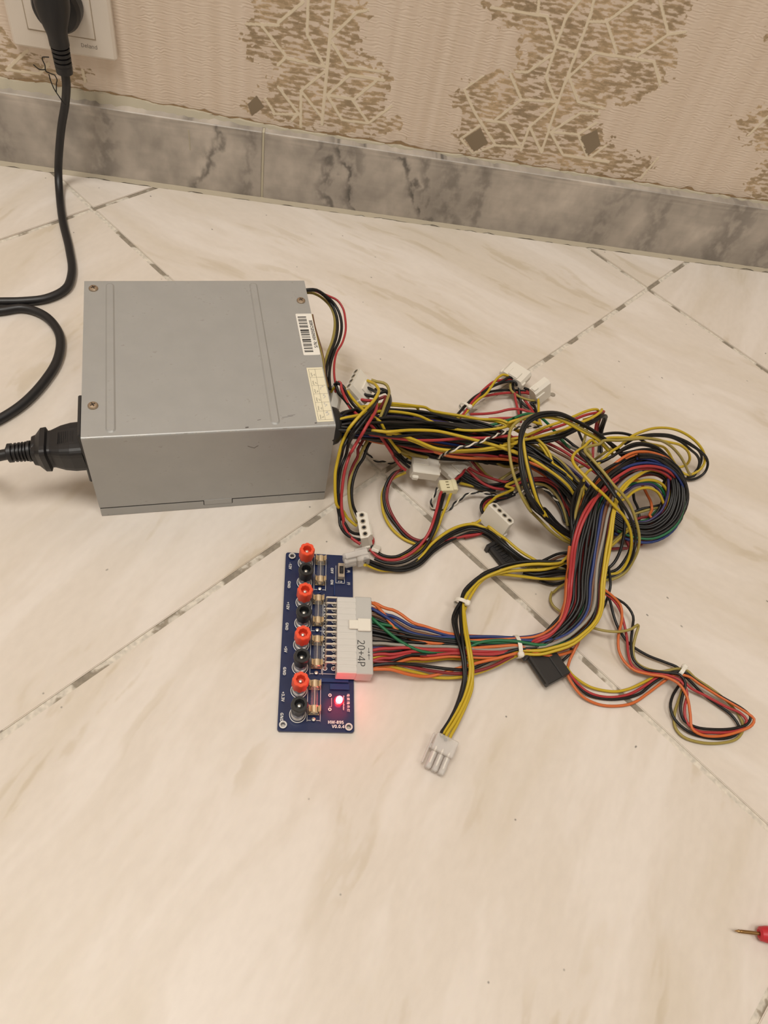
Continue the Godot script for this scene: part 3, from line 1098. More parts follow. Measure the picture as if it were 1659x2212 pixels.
	for k in [0, 1, 2, 3]:
		var pth := PackedVector3Array()
		for i in 7:
			pth.append(Vector3(147.6 + rng.randf_range(-1.3, 1.3), ht + 0.22, -27.6 + 18.6 - k * 7.4 - i * 0.55) * MM)
		add_tube(st, smooth_path(pth, 0.0004), 0.00009, 4)
	put("pen_mark", st.commit(), plain("pen_blue", rgb(96, 112, 160), 0.6), record)
	# scuffs on the lid and on the front
	st = begin()
	for q in [[104.0, -8.0, 2.2, 0.35], [122.0, -9.5, 7.0, 0.22], [124.5, -10.6, 5.0, 0.2], [139, -3.2, 1.4, 0.8], [96.0, -2.4, 2.0, 0.9]]:
		mbox(st, q[0], ht + 0.03, q[1], q[2], 0.05, q[3], 0.01, Basis(Vector3.UP, 0.12))
	put("scuff", st.commit(), plain("scuff_dark", rgb(88, 84, 80), 0.8), ps)
	st = begin()
	for q in [[98.5, 64.5, 5.0, -0.5], [101.8, 64.7, 3.0, 0.7], [103.2, 69.0, 0.4, 0.0]]:
		mbox(st, q[0], q[1], 0.05, q[2], 0.4, 0.06, 0.01, Basis(Vector3(0, 0, 1), q[3]))
	put("dent_mark", st.commit(), plain("scuff_grey", rgb(104, 98, 90), 0.8), ps)
	# bare worn line along the bend
	st = begin()
	for k in 30:
		var xx := rng.randf_range(1.0, ln - 2.0)
		mbox(st, xx, ht - 0.40, -0.40, rng.randf_range(0.5, 3.2), 0.25, 0.25, 0.05, Basis(Vector3(1, 0, 0), PI / 4))
	put("worn_edge", st.commit(), plain("worn_bright", rgb(206, 203, 196), 0.4, 0.5), ps)
	# inlet plate on the near-left end
	st = begin()
	mbox(st, -1.2, 56.0, -20.5, 2.6, 46.0, 33.0, 0.8)
	put("inlet_socket", st.commit(), plain("black_nylon", rgb(34, 32, 32), 0.45), ps)
	# cable grommet on the right end
	st = begin()
	var turn := Transform3D(Basis(Vector3(0, 0, 1), -PI / 2), Vector3(ln, 66.5, -12.5) * MM)
	lathe(st, turn, [Vector2(0.0090, -0.001), Vector2(0.0125, -0.001), Vector2(0.0128, 0.0012), Vector2(0.0118, 0.0040), Vector2(0.0100, 0.0058), Vector2(0.0082, 0.0052), Vector2(0.0078, 0.0030), Vector2(0.0078, -0.001)], 28)
	put("cable_grommet", st.commit(), plain("grommet_black", rgb(24, 23, 24), 0.5), ps)
	st = begin()
	lathe(st, turn, [Vector2(0.0080, 0.001), Vector2(0, 0.001)], 20)
	put("grommet_opening", st.commit(), plain("socket_dark", rgb(24, 20, 17), 0.8), ps)

func rounded_rect(cx: float, cz: float, w: float, h: float, r: float) -> PackedVector2Array:
	var out := PackedVector2Array()
	for q in [[1, 1, 0], [-1, 1, 1], [-1, -1, 2], [1, -1, 3]]:
		for k in 5:
			var a: float = PI / 2 * q[2] + PI / 2 * k / 4
			out.append(Vector2(cx + q[0] * (w / 2 - r) + cos(a) * r, cz + q[1] * (h / 2 - r) + sin(a) * r))
	return out

# ---------------------------------------------------------------- breakout board; local x to the right, -z away from the camera, board top at 4 mm
func build_board() -> void:
	var W_ := 45.4
	var L_ := 122.0
	var top := 4.0
	var b := root_node("breakout_board", Transform3D(Basis(Vector3.UP, 0.0251), Vector3(0.0072, 0.0000, 0.5241)))
	tag(b, "small dark blue circuit board with red and black binding posts and a lit red indicator", "circuit board")
	var blue := plain("solder_mask", rgb(18, 33, 74), 0.32, 0.0, 0.5)
	var silk := plain("silkscreen", rgb(224, 222, 218), 0.5)
	var csg := CSGCombiner3D.new()
	csg.name = "board_panel"
	b.add_child(csg)
	var slab := CSGPolygon3D.new()
	slab.name = "panel_outline"
	slab.polygon = rounded_rect(W_ / 2 * MM, L_ / 2 * MM, W_ * MM, L_ * MM, 1.6 * MM)
	slab.depth = 1.6 * MM
	slab.rotation.x = -PI / 2
	slab.position = Vector3(0, (top - 1.6) * MM, 0)
	slab.material = blue
	csg.add_child(slab)
	var holes := [[4.2, 118.6], [3.2, 3.5], [42.0, 2.9], [42.3, 118.0]]
	for h in holes:
		var cyl := CSGCylinder3D.new()
		cyl.name = "hole_cut"
		cyl.operation = CSGShape3D.OPERATION_SUBTRACTION
		cyl.radius = 1.45 * MM
		cyl.height = 6 * MM
		cyl.sides = 24
		cyl.position = Vector3(h[0], top - 0.8, -h[1]) * MM
		cyl.material = blue
		csg.add_child(cyl, true)
	var st: SurfaceTool
	for h in holes:
		st = begin()
		lathe(st, at(h[0] * MM, top * MM, -h[1] * MM), [Vector2(0.0023, 0), Vector2(0.0023, 0.00006), Vector2(0.00148, 0.00006), Vector2(0.00148, -0.0016)], 24)
		put("mounting_ring", st.commit(), plain("ring_tin", rgb(208, 206, 202), 0.35, 0.3), b)
	# feet of the soldered pins carry the board
	for q in [[11.8, 9.5], [11.8, 113.2], [31, 40], [31, 84], [37, 102], [22, 60], [36, 18]]:
		st = begin()
		lathe(st, at(q[0] * MM, 0, -q[1] * MM), [Vector2(0, 0), Vector2(0.0005, 0.0001), Vector2(0.0014, 0.0024)], 8)
		put("solder_pin", st.commit(), metal_tin(), b)
	# binding posts
	var red := plain("post_red", rgb(230, 76, 42), 0.42)
	var black := plain("post_black", rgb(26, 26, 27), 0.42)
	var clear := plain("post_collar", Color(0.80, 0.80, 0.80, 0.55), 0.2)
	clear.refraction_enabled = true
	clear.refraction_scale = 0.03
	for k in 8:
		var px := 11.5 + 0.24 * k
		var py := 9.6 + 14.83 * k
		var is_red := k % 2 == 1
		var post := Node3D.new()
		post.name = "binding_post"
		post.position = Vector3(px, top, -py) * MM
		post.set_meta("label", "red capped binding post" if is_red else "black capped binding post")
		b.add_child(post, true)
		st = begin()
		lathe(st, Transform3D(), [Vector2(0.0050, 0.00012), Vector2(0.0050, 0.00020), Vector2(0.0046, 0.00020), Vector2(0.0046, 0.00012)], 32)
		put("printed_ring", st.commit(), silk, post)
		st = begin()
		lathe(st, Transform3D(), [Vector2(0.0040, 0), Vector2(0.0042, 0.0006), Vector2(0.0042, 0.0030), Vector2(0.0034, 0.0034), Vector2(0.0034, 0.0044), Vector2(0.0040, 0.0048), Vector2(0.0040, 0.0078), Vector2(0.0036, 0.0084), Vector2(0.0, 0.0084)], 28)
		put("metal_collar", st.commit(), plain("collar_nickel", rgb(196, 192, 190), 0.28, 0.85), post)
		st = begin()
		if is_red:
			lathe(st, Transform3D(), [Vector2(0.0040, 0.0080), Vector2(0.0047, 0.0086), Vector2(0.0050, 0.0100), Vector2(0.0050, 0.0176), Vector2(0.0047, 0.0184), Vector2(0.0029, 0.0184), Vector2(0.0027, 0.0180), Vector2(0.0025, 0.0130), Vector2(0.0, 0.0130)], 72, 8, 0.10)
		else:
			lathe(st, Transform3D(), [Vector2(0.0038, 0.0080), Vector2(0.0043, 0.0086), Vector2(0.0044, 0.0140), Vector2(0.0049, 0.0148), Vector2(0.0050, 0.0174), Vector2(0.0046, 0.0184), Vector2(0.0030, 0.0184), Vector2(0.0028, 0.0180), Vector2(0.0026, 0.0130), Vector2(0.0, 0.0130)], 72, 8, 0.05)
		put("cap", st.commit(), red if is_red else black, post)
		st = begin()
		lathe(st, Transform3D(), [Vector2(0.0011, 0.0128), Vector2(0.0011, 0.0150), Vector2(0.0008, 0.0156), Vector2(0.0, 0.0158)], 14)
		put("pin", st.commit(), metal_tin(), post)
	# fuses in their clips
	var glass := plain("fuse_glass", Color(0.92, 0.94, 0.95, 0.04), 0.04)
	glass.transparency = BaseMaterial3D.TRANSPARENCY_ALPHA
	for k in 4:
		var fx := [21.0, 22.0, 22.1, 23.2][k] as float
		var lo := [11.5, 40.6, 69.3, 99.0][k] as float
		var hi := lo + 15.6
		var fuse := Node3D.new()
		fuse.name = "fuse"
		fuse.position = Vector3(fx, top, 0) * MM
		b.add_child(fuse, true)
		for e in [lo, hi]:
			st = begin()
			mbox(st, 0, 0.35, -e, 6.4, 0.4, 4.2, 0.1)
			for s in [-1.0, 1.0]:
				for q in [[3.0, 1.6, 0.15], [3.2, 3.6, -0.10], [2.7, 5.3, -0.45], [3.0, 6.5, 0.5]]:
					mbox(st, s * q[0], q[1], -e, 0.35, 2.2, 3.8, 0.08, Basis(Vector3(0, 0, 1), -s * q[2]))
			put("clip", st.commit(), metal_brass(), fuse)
		for e in [lo, hi]:
			st = begin()
			lathe(st, Transform3D(Basis(Vector3(1, 0, 0), -PI / 2), Vector3(0, 3.7, -(e - 2.4)) * MM), [Vector2(0, 0), Vector2(0.0022, 0), Vector2(0.00255, 0.0003), Vector2(0.00255, 0.0045), Vector2(0.0022, 0.0048), Vector2(0, 0.0048)], 18)
			put("end_cap", st.commit(), metal_brass(), fuse)
		st = begin()
		lathe(st, Transform3D(Basis(Vector3(1, 0, 0), -PI / 2), Vector3(0, 3.7, -lo) * MM), [Vector2(0.0023, 0), Vector2(0.0023, 0.0156)], 20)
		put("glass_tube", st.commit(), glass, fuse)
		st = begin()
		add_tube(st, PackedVector3Array([Vector3(0, 3.7, -lo) * MM, Vector3(0.1, 3.9, -(lo + hi) / 2) * MM, Vector3(0, 3.7, -hi) * MM]), 0.00022, 6)
		put("fuse_wire", st.commit(), metal_tin(), fuse)
		for e in [lo - 4.6, hi + 3.4]:
			st = begin()
			lathe(st, at(0, 0, -e * MM), [Vector2(0.0012, 0.0), Vector2(0.0011, 0.0006), Vector2(0, 0.0011)], 12)
			put("solder_joint", st.commit(), metal_tin(), fuse)
		st = begin()
		for x in [-3.9, 3.9]:
			mbox(st, x, 0.04, -(lo + hi) / 2 + 0.4, 0.25, 0.06, 26.4, 0.01)
		for s in [-1.0, 1.0]:
			mbox(st, s * 2.8, 0.04, -(lo - 5.2), 2.4, 0.06, 0.25, 0.01)
		put("printed_outline", st.commit(), silk, fuse)
	# slide switch
	var sw := Node3D.new()
	sw.name = "slide_switch"
	sw.position = Vector3(36.7, top, -106.6) * MM
	b.add_child(sw)
	st = begin()
	mbox(st, 0.4, 2.2, -0.6, 4.4, 4.4, 10.6, 0.25)
	put("switch_body", st.commit(), plain("switch_tin", rgb(190, 176, 158), 0.32, 0.6), sw)
	st = begin()
	mbox(st, 0.4, 4.5, -0.6, 2.7, 0.3, 5.8, 0.1)
	put("switch_slot", st.commit(), plain("socket_dark", rgb(24, 20, 17), 0.8), sw)
	st = begin()
	mbox(st, 0.4, 5.6, 0.6, 2.0, 2.6, 3.0, 0.3)
	put("slider", st.commit(), plain("black_nylon", rgb(34, 32, 32), 0.45), sw)
	st = begin()
	mbox(st, -2.9, 0.04, 0.6, 0.25, 0.06, 13.4, 0.01)
	mbox(st, 0.0, 0.04, 7.2, 5.8, 0.06, 0.25, 0.01)
	mbox(st, 2.9, 0.04, 4.6, 0.25, 0.06, 5.4, 0.01)
	for q in [[-1.2, 6.0, 0.3, 1.2], [1.2, 6.0, 0.3, 1.2], [0, 5.6, 2.0, 0.25], [0.3, 6.4, 1.4, 0.25]]:
		mbox(st, q[0], 0.04, q[1], q[2], 0.06, q[3], 0.01)
	put("printed_outline", st.commit(), silk, sw)
	# right-angle header: shroud, pins and pads
	var head := Node3D.new()
	head.name = "pin_header"
	b.add_child(head)
	for k in 12:
		var y := 38.6 + 4.03 * k
		for x in [27.3, 32.6]:
			st = begin()
			lathe(st, at(x * MM, top * MM, -(y + 0.4) * MM), [Vector2(0.00145, 0.00005), Vector2(0.00145, 0.00012), Vector2(0.0010, 0.00012)], 18)
			put("pad", st.commit(), silk, head)
		for x in [27.3, 32.6]:
			st = begin()
			lathe(st, at(x * MM, top * MM, -(y + 0.4) * MM), [Vector2(0.00085, 0.0), Vector2(0.0008, 0.0007), Vector2(0.0003, 0.0013), Vector2(0, 0.0013)], 12)
			put("solder_joint", st.commit(), plain("solder", rgb(150, 142, 132), 0.3, 0.9), head)
		st = begin()
		mbox(st, 27.3, top + 4.4, -(y + 0.9), 1.15, 8.6, 1.15, 0.15)
		mbox(st, 31.4, top + 8.6, -(y + 0.9), 8.6, 1.15, 1.15, 0.15)
		mbox(st, 32.6, top + 1.6, -(y + 0.4), 0.8, 3.2, 0.8, 0.1)
		put("pin", st.commit(), metal_tin(), head)
	st = begin()
	mbox(st, 39.6, top + 6.2, -57.6, 12.2, 10.6, 51.4, 0.4)
	for k in 12:
		mbox(st, 39.6, top + 11.55, -(34.3 + 4.24 * k), 12.0, 0.3, 2.9, 0.12)
	put("shroud", st.commit(), plain("header_nylon", rgb(204, 200, 194), 0.40), head)
	st = begin()
	mbox(st, 25.2, top + 0.04, -60, 0.25, 0.06, 49.0, 0.01)
	mbox(st, 35.0, top + 0.04, -35.5, 19.8, 0.06, 0.25, 0.01)
	mbox(st, 27.5, top + 0.04, -84.6, 4.6, 0.06, 0.25, 0.01)
	put("printed_outline", st.commit(), silk, head)
	# lit indicator
	var led := Node3D.new()
	led.name = "indicator_led"
	led.position = Vector3(36.0, top, -18.4) * MM
	led.set_meta("label", "glowing red indicator light")
	b.add_child(led)
	var hot := plain("led_glow", rgb(255, 120, 140), 0.3)
	hot.emission_enabled = true
	hot.emission = Color(1.0, 0.36, 0.46)
	hot.emission_energy_multiplier = 8.0
	st = begin()
	lathe(st, Transform3D(), [Vector2(0.0021, 0.0012), Vector2(0.0021, 0.0034), Vector2(0.0018, 0.0044), Vector2(0.0012, 0.0050), Vector2(0, 0.0052)], 24)
	put("led_lens", st.commit(), hot, led)
	var rim := plain("led_rim", rgb(220, 20, 50), 0.3)
	rim.emission_enabled = true
	rim.emission = Color(0.95, 0.01, 0.07)
	rim.emission_energy_multiplier = 0.9
	st = begin()
	lathe(st, Transform3D(), [Vector2(0.0027, 0), Vector2(0.0029, 0.0004), Vector2(0.0029, 0.0012), Vector2(0.0021, 0.0014)], 24)
	put("led_flange", st.commit(), rim, led)
	var glowl := OmniLight3D.new()
	glowl.name = "led_light"
	glowl.light_color = Color(1.0, 0.03, 0.14)
	glowl.light_energy = 0.0003
	glowl.light_size = 0.002
	glowl.omni_range = 4.0
	glowl.omni_attenuation = 2.0
	glowl.shadow_enabled = true
	glowl.position = Vector3(0, 7.0, 0) * MM
	led.add_child(glowl)
	# printed resistor place beside it
	st = begin()
	for y in [22.0, 13.2]:
		lathe(st, at(30.6 * MM, top * MM, -y * MM), [Vector2(0.0010, 0.00004), Vector2(0.0010, 0.00012), Vector2(0.0005, 0.00012)], 16)
	mbox(st, 31.6, top + 0.05, -17.6, 0.2, 0.06, 5.4, 0.01)
	mbox(st, 30.9, top + 0.05, -14.9, 1.4, 0.06, 0.2, 0.01)
	put("resistor_outline", st.commit(), silk, b)
	# copper tracks under the mask
	st = begin()
	mbox(st, 36.5, top + 0.01, -27.5, 12.0, 0.05, 3.6, 0.02)
	mbox(st, 33.0, top + 0.01, -97.0, 0.8, 0.05, 14.0, 0.02)
	mbox(st, 33.0, top + 0.01, -31.5, 18.0, 0.05, 2.4, 0.02)
	mbox(st, 23.0, top + 0.01, -91.8, 3.0, 0.05, 1.0, 0.02, Basis(Vector3.UP, 0.6))
	put("copper_track", st.commit(), plain("mask_over_copper", rgb(16, 44, 94), 0.3), b)
	# printed names
	var along := Vector3(0, 0, 1)
	var up := Vector3(1, 0, 0)
	var ty := (top + 0.06) * MM
	for q in [["-12V", 3.2, 110.6], ["GND", 3.0, 96.5], ["+12V", 2.9, 81.0], ["GND", 2.8, 66.4], ["+5V", 2.7, 50.8], ["GND", 2.6, 36.5], ["+3.3V", 2.4, 20.4], ["GND", 2.2, 7.9], ["OFF", 31.2, 108.6], ["ON", 31.2, 99.8]]:
		lettering("printed_name", q[0], 1.75, silk, b, lying(Vector3(q[1] * MM, ty, -q[2] * MM), along, up), true, 0.04)
	lettering("printed_name", "HW-895", 1.9, silk, b, lying(Vector3(34.2 * MM, ty, -5.4 * MM), Vector3(1, 0, 0), Vector3(0, 0, -1)), true, 0.04)
	lettering("printed_name", "V0.0.4", 1.9, silk, b, lying(Vector3(35.6 * MM, ty, -2.9 * MM), Vector3(1, 0, 0), Vector3(0, 0, -1)), true, 0.04)
	lettering("printed_name", "Power indicator", 0.85, silk, b, lying(Vector3(38.9 * MM, ty, -17.4 * MM), along, up), true, 0.04)
	# printed characters, stroke by stroke (unit square, y up, x along the line)
	var off_ch := [[0.28, 0.98, 0.4, 0.78], [0.72, 0.98, 0.6, 0.78], [0.18, 0.70, 0.82, 0.70], [0.08, 0.45, 0.92, 0.45], [0.5, 0.70, 0.46, 0.40], [0.46, 0.40, 0.1, 0.02], [0.5, 0.42, 0.92, 0.02]]
	var on_ch := [[0.12, 0.88, 0.88, 0.88], [0.05, 0.50, 0.95, 0.50], [0.34, 0.88, 0.30, 0.40], [0.30, 0.40, 0.12, 0.02], [0.68, 0.88, 0.68, 0.02]]
	st = begin()
	glyph(st, off_ch, 41.3, 110.0, 2.5, top)
	glyph(st, on_ch, 41.2, 100.6, 2.5, top)
	var box_ch := [[0.15, 0.85, 0.85, 0.85], [0.15, 0.55, 0.85, 0.55], [0.15, 0.25, 0.85, 0.25], [0.15, 0.85, 0.15, 0.25], [0.85, 0.85, 0.85, 0.25], [0.5, 1.0, 0.5, 0.05], [0.5, 0.05, 0.95, 0.05]]
	var spring_ch := [[0.05, 0.9, 0.2, 0.75], [0.02, 0.6, 0.16, 0.48], [0.04, 0.02, 0.2, 0.3], [0.3, 0.92, 0.95, 0.92], [0.32, 0.92, 0.25, 0.05], [0.45, 0.72, 0.85, 0.72], [0.45, 0.45, 0.85, 0.45], [0.45, 0.72, 0.45, 0.45], [0.85, 0.72, 0.85, 0.45], [0.65, 0.45, 0.65, 0.02], [0.45, 0.3, 0.35, 0.1], [0.82, 0.3, 0.95, 0.1]]
	var point_ch := [[0.05, 0.75, 0.38, 0.75], [0.22, 1.0, 0.22, 0.05], [0.05, 0.38, 0.38, 0.48], [0.5, 0.98, 0.5, 0.66], [0.5, 0.66, 0.95, 0.66], [0.55, 0.84, 0.9, 0.92], [0.52, 0.5, 0.92, 0.5], [0.52, 0.28, 0.92, 0.28], [0.52, 0.06, 0.92, 0.06], [0.52, 0.5, 0.52, 0.06], [0.92, 0.5, 0.92, 0.06]]
	var show_ch := [[0.2, 0.9, 0.8, 0.9], [0.05, 0.6, 0.95, 0.6], [0.5, 0.6, 0.5, 0.05], [0.28, 0.42, 0.1, 0.15], [0.72, 0.42, 0.9, 0.15]]
	var lamp_ch := [[0.22, 1.0, 0.22, 0.5], [0.22, 0.5, 0.05, 0.05], [0.08, 0.75, 0.02, 0.55], [0.38, 0.78, 0.30, 0.62], [0.24, 0.4, 0.38, 0.1], [0.45, 0.88, 0.98, 0.88], [0.72, 0.88, 0.72, 0.08], [0.72, 0.08, 0.58, 0.14]]
	var line := [box_ch, spring_ch, point_ch, show_ch, lamp_ch]
	for k in 5:
		glyph(st, line[k], 40.9, 23.2 - k * 2.35, 1.9, top)
	put("printed_characters", st.commit(), silk, b)

# strokes on the board, read from the far edge towards the camera
func glyph(st: SurfaceTool, strokes: Array, x: float, y: float, size: float, top: float) -> void:
	for s in strokes:
		var a := Vector2(x + s[1] * size * 0.9, -(y - s[0] * size))
		var c := Vector2(x + s[3] * size * 0.9, -(y - s[2] * size))
		var mid := (a + c) * 0.5
		var d := c - a
		mbox(st, mid.x, top + 0.05, mid.y, d.length() + 0.1, 0.06, 0.2, 0.01, Basis(Vector3.UP, -atan2(d.y, d.x)))

# ---------------------------------------------------------------- wall socket, plug and mains cord
func build_socket_and_cord() -> void:
	var white := plain("socket_white", rgb(222, 212, 200), 0.35)
	var so := root_node("wall_socket", Vector3ToXf(Vector3(-0.2120, 0.1472, -0.012)))
	tag(so, "white square wall socket plate on the wallpaper with a black plug in it", "socket")
	var st := begin()
	mbox(st, 0, 0, 4.0, 83.0, 83.0, 8.0, 2.0)
	put("plate", st.commit(), white, so)
	st = begin()
	for q in [[0, 26.4, 53.6, 0.8], [0, -26.4, 53.6, 0.8]]:
		mbox(st, q[0], q[1], 8.0, q[2], q[3], 0.5, 0.1)
	for q in [[-26.4, 0, 0.8, 53.6], [26.4, 0, 0.8, 53.6]]:
		mbox(st, q[0], q[1], 8.0, q[2], q[3], 0.5, 0.1)
	put("insert_gap", st.commit(), plain("gap_shade", rgb(168, 154, 136), 0.6), so)
	st = begin()
	mbox(st, 0, 0, 8.0, 52.0, 52.0, 1.6, 0.6)
	put("insert", st.commit(), white, so)
	lettering("maker_name", "Deland", 3.0, plain("socket_print", rgb(120, 110, 100), 0.6), so, lying(Vector3(20.4, -32.2, 8.05) * MM, Vector3(1, 0, 0), Vector3(0, 1, 0)), false, 0.04)
	# plug: disc, angled body, ribbed boot
	var rubber := plain("cord_rubber", rgb(25, 24, 26), 0.42)
	var pl := root_node("mains_plug", Vector3ToXf(Vector3(-0.2060, 0.1525, -0.003)))
	tag(pl, "black rubber mains plug pushed into the wall socket, cord hanging down", "plug")
	st = begin()
	lathe(st, Transform3D(Basis(Vector3(1, 0, 0), PI / 2), Vector3(-0.003, -0.007, 0)), [Vector2(0.0175, 0), Vector2(0.0185, 0.002), Vector2(0.0185, 0.012), Vector2(0.0165, 0.016), Vector2(0.010, 0.019), Vector2(0, 0.0195)], 36)
	put("disc", st.commit(), rubber, pl)
	var path := points([0, 190, 190, 0, 120, 260, 0, 0, 290, 0, -100, 300, 0, -200, 290, 0, -260, 285])
	var dense := smooth_path(path, 0.0015)
	var radii := PackedFloat32Array()
	for q in dense:
		var y := q.y * 1000.0
		radii.append((13.0 if y > 2.0 else lerpf(13.0, 7.6, smoothstep(4.0, -20.0, y))) * MM)
	put("body", tube(dense, 0.01, 24, radii), rubber, pl)
	st = begin()
	for k in 5:
		var y := -25.0 - k * 3.6
		lathe(st, at(0, y * MM, 0.0285), [Vector2(0.0052, -0.0016), Vector2(0.0072 - k * 0.0001, -0.0013), Vector2(0.0072 - k * 0.0001, 0.0009), Vector2(0.0052, 0.0014)], 20)
	lathe(st, at(0, -0.045, 0.0285), [Vector2(0.0034, -0.0022), Vector2(0.0064, -0.002), Vector2(0.0067, 0.003), Vector2(0.0056, 0.006), Vector2(0.0056, 0.024)], 20)
	put("strain_relief", st.commit(), rubber, pl)
	# thread snagged on the cord
	var th := PackedVector3Array()
	st = begin()
	var shift := Vector3(-0.2100, 0.1525 - 0.044, 0.0275)
	for run in [[[-9, 14], [-17, 13], [-18, 8], [-16, 3], [-16, -4], [-13, -9], [-6, -9]], [[-30, 2], [-24, -4], [-17, -5]], [[-14, -10], [-14, -17], [-10, -26], [-6, -36], [-1, -45], [2, -48]], [[-6, -9], [-4, -14], [-7, -22], [-8, -32]]]:
		th = PackedVector3Array()
		for q in run:
			th.append(shift + Vector3(q[0] * 0.62, q[1] * 0.58, rng.randf_range(-2.0, 2.0)) * MM)
		add_tube(st, smooth_path(th, 0.001), 0.00045, 5)
	tag(put("snagged_thread", st.commit(), plain("thread_black", rgb(34, 31, 28), 0.9)), "tangle of thin black thread caught on the cord below the socket", "thread")
	# cord: down the wall, across the tiles, out of the frame and back to the inlet
	var cord := root_node("mains_lead")
	tag(cord, "thick black mains cord hanging from the wall plug and looping over the tiles", "cord")
	var a := [-2060, 1080, 255, -2060, 990, 260]
	a.append_array([-2118, 780, 206, -2188, 570, 206, -2244, 360, 220, -2284, 160, 249, -2267, 50, 378, -2150, 36, 776, -2002, 35, 1172, -1917, 35, 1466, -1922, 35, 1675, -2037, 35, 1812, -2198, 35, 1876, -2364, 35, 1913, -2559, 35, 1954, -2670, 35, 2040, -2525, 35, 2073, -2335, 35, 2017, -2178, 35, 1956, -2003, 35, 2012, -1847, 35, 2200, -1796, 35, 2464, -1836, 35, 2714, -1924, 35, 2945, -2038, 35, 3107, -2201, 50, 3270, -2288, 140, 3478, -2124, 300, 3665, -1938, 400, 3733])
	a.append_array([-1880, 465, 3806, -1725, 495, 3765, -1666, 505, 3753])
	put("cord_sheath", tube(smooth_path(points(a), 0.004), 0.00345, 14), rubber, cord)
	# inlet plug
	var ip := root_node("inlet_plug", Transform3D(Basis(Vector3.UP, 0.1970) * Basis(Vector3(0, 0, 1), 0.07), Vector3(-0.1201, 0, 0.3834) + Basis(Vector3.UP, 0.1970) * Vector3(-0.002, 0.0535, -0.0175)))
	tag(ip, "black moulded appliance plug with ribbed neck pushed into the steel box", "plug")
	st = begin()
	var sections := [[0.0, 13.6, 10.4], [-7.0, 13.4, 10.4], [-13.0, 12.2, 9.8], [-19.0, 9.8, 8.6], [-21.0, 9.6, 8.6]]
	loft(st, sections)
	put("body", st.commit(), rubber, ip)
	st = begin()
	loft(st, [[-20.0, 8.6, 7.6], [-21.5, 11.6, 10.4], [-24.5, 11.4, 10.2], [-28.0, 8.4, 7.0], [-30.5, 7.8, 6.2]])
	put("flange", st.commit(), rubber, ip)
	st = begin()
	var turn := Basis(Vector3(0, 0, 1), PI / 2)
	lathe(st, Transform3D(turn, Vector3(-30.0, 0, 0) * MM), [Vector2(0.0048, 0), Vector2(0.0045, 0.014), Vector2(0.0040, 0.0158)], 18)
	for q in [[-29.0, 7.0, 2.2], [-32.4, 6.6, 2.2], [-34.4, 6.2, 1.1], [-36.2, 6.2, 1.1], [-38.2, 6.1, 1.3], [-40.4, 6.0, 1.3], [-43.6, 6.0, 2.8]]:
		lathe(st, Transform3D(turn, Vector3(q[0] + q[2] * 0.5, 0, 0) * MM), [Vector2(0.0042, 0), Vector2(q[1] * MM, 0.0003), Vector2(q[1] * MM, (q[2] - 0.3) * MM), Vector2(0.0042, q[2] * MM)], 18)
	put("strain_relief", st.commit(), rubber, ip)
	st = begin()
	for k in 9:
		mbox(st, -5.0 - k * 1.1, 10.25 - 0.04 * k, 0.0, 0.4, 0.5, 9.0, 0.1)
	put("grip_rib", st.commit(), rubber, ip)

func Vector3ToXf(v: Vector3) -> Transform3D:
	return Transform3D(Basis(), v)

# stacked rounded sections along -x: [x, half width in z, half height in y]
func loft(st: SurfaceTool, sections: Array) -> void:
	var n := 24
	var rings := []
	for s in sections:
		var ring := PackedVector3Array()
		for k in n:
			var a := TAU * (k + 0.5) / n
			var ca := cos(a)
			var sa := sin(a)
			var e := 0.35
			ring.append(Vector3(s[0], signf(sa) * pow(absf(sa), e) * s[2], signf(ca) * pow(absf(ca), e) * s[1]) * MM)
		rings.append(ring)
	for i in rings.size() - 1:
		for k in n:
			var k2 := (k + 1) % n
			var p0: Vector3 = rings[i][k]
			var p1: Vector3 = rings[i][k2]
			var q0: Vector3 = rings[i + 1][k]
			var q1: Vector3 = rings[i + 1][k2]
			var nn := (p1 - p0).cross(q0 - p0).normalized()
			var mid := (p0 + p1) * 0.5
			if nn.dot(Vector3(0, mid.y, mid.z)) < 0.0:
				nn = -nn
			quad(st, p0, p1, q1, q0, nn)
	for e in [[0, 1.0], [rings.size() - 1, -1.0]]:
		var nn := Vector3(e[1], 0, 0)
		var c := Vector3(sections[e[0]][0] * MM, 0, 0)
		for k in n:
			tri(st, c, rings[e[0]][k], rings[e[0]][(k + 1) % n], nn, nn, nn)

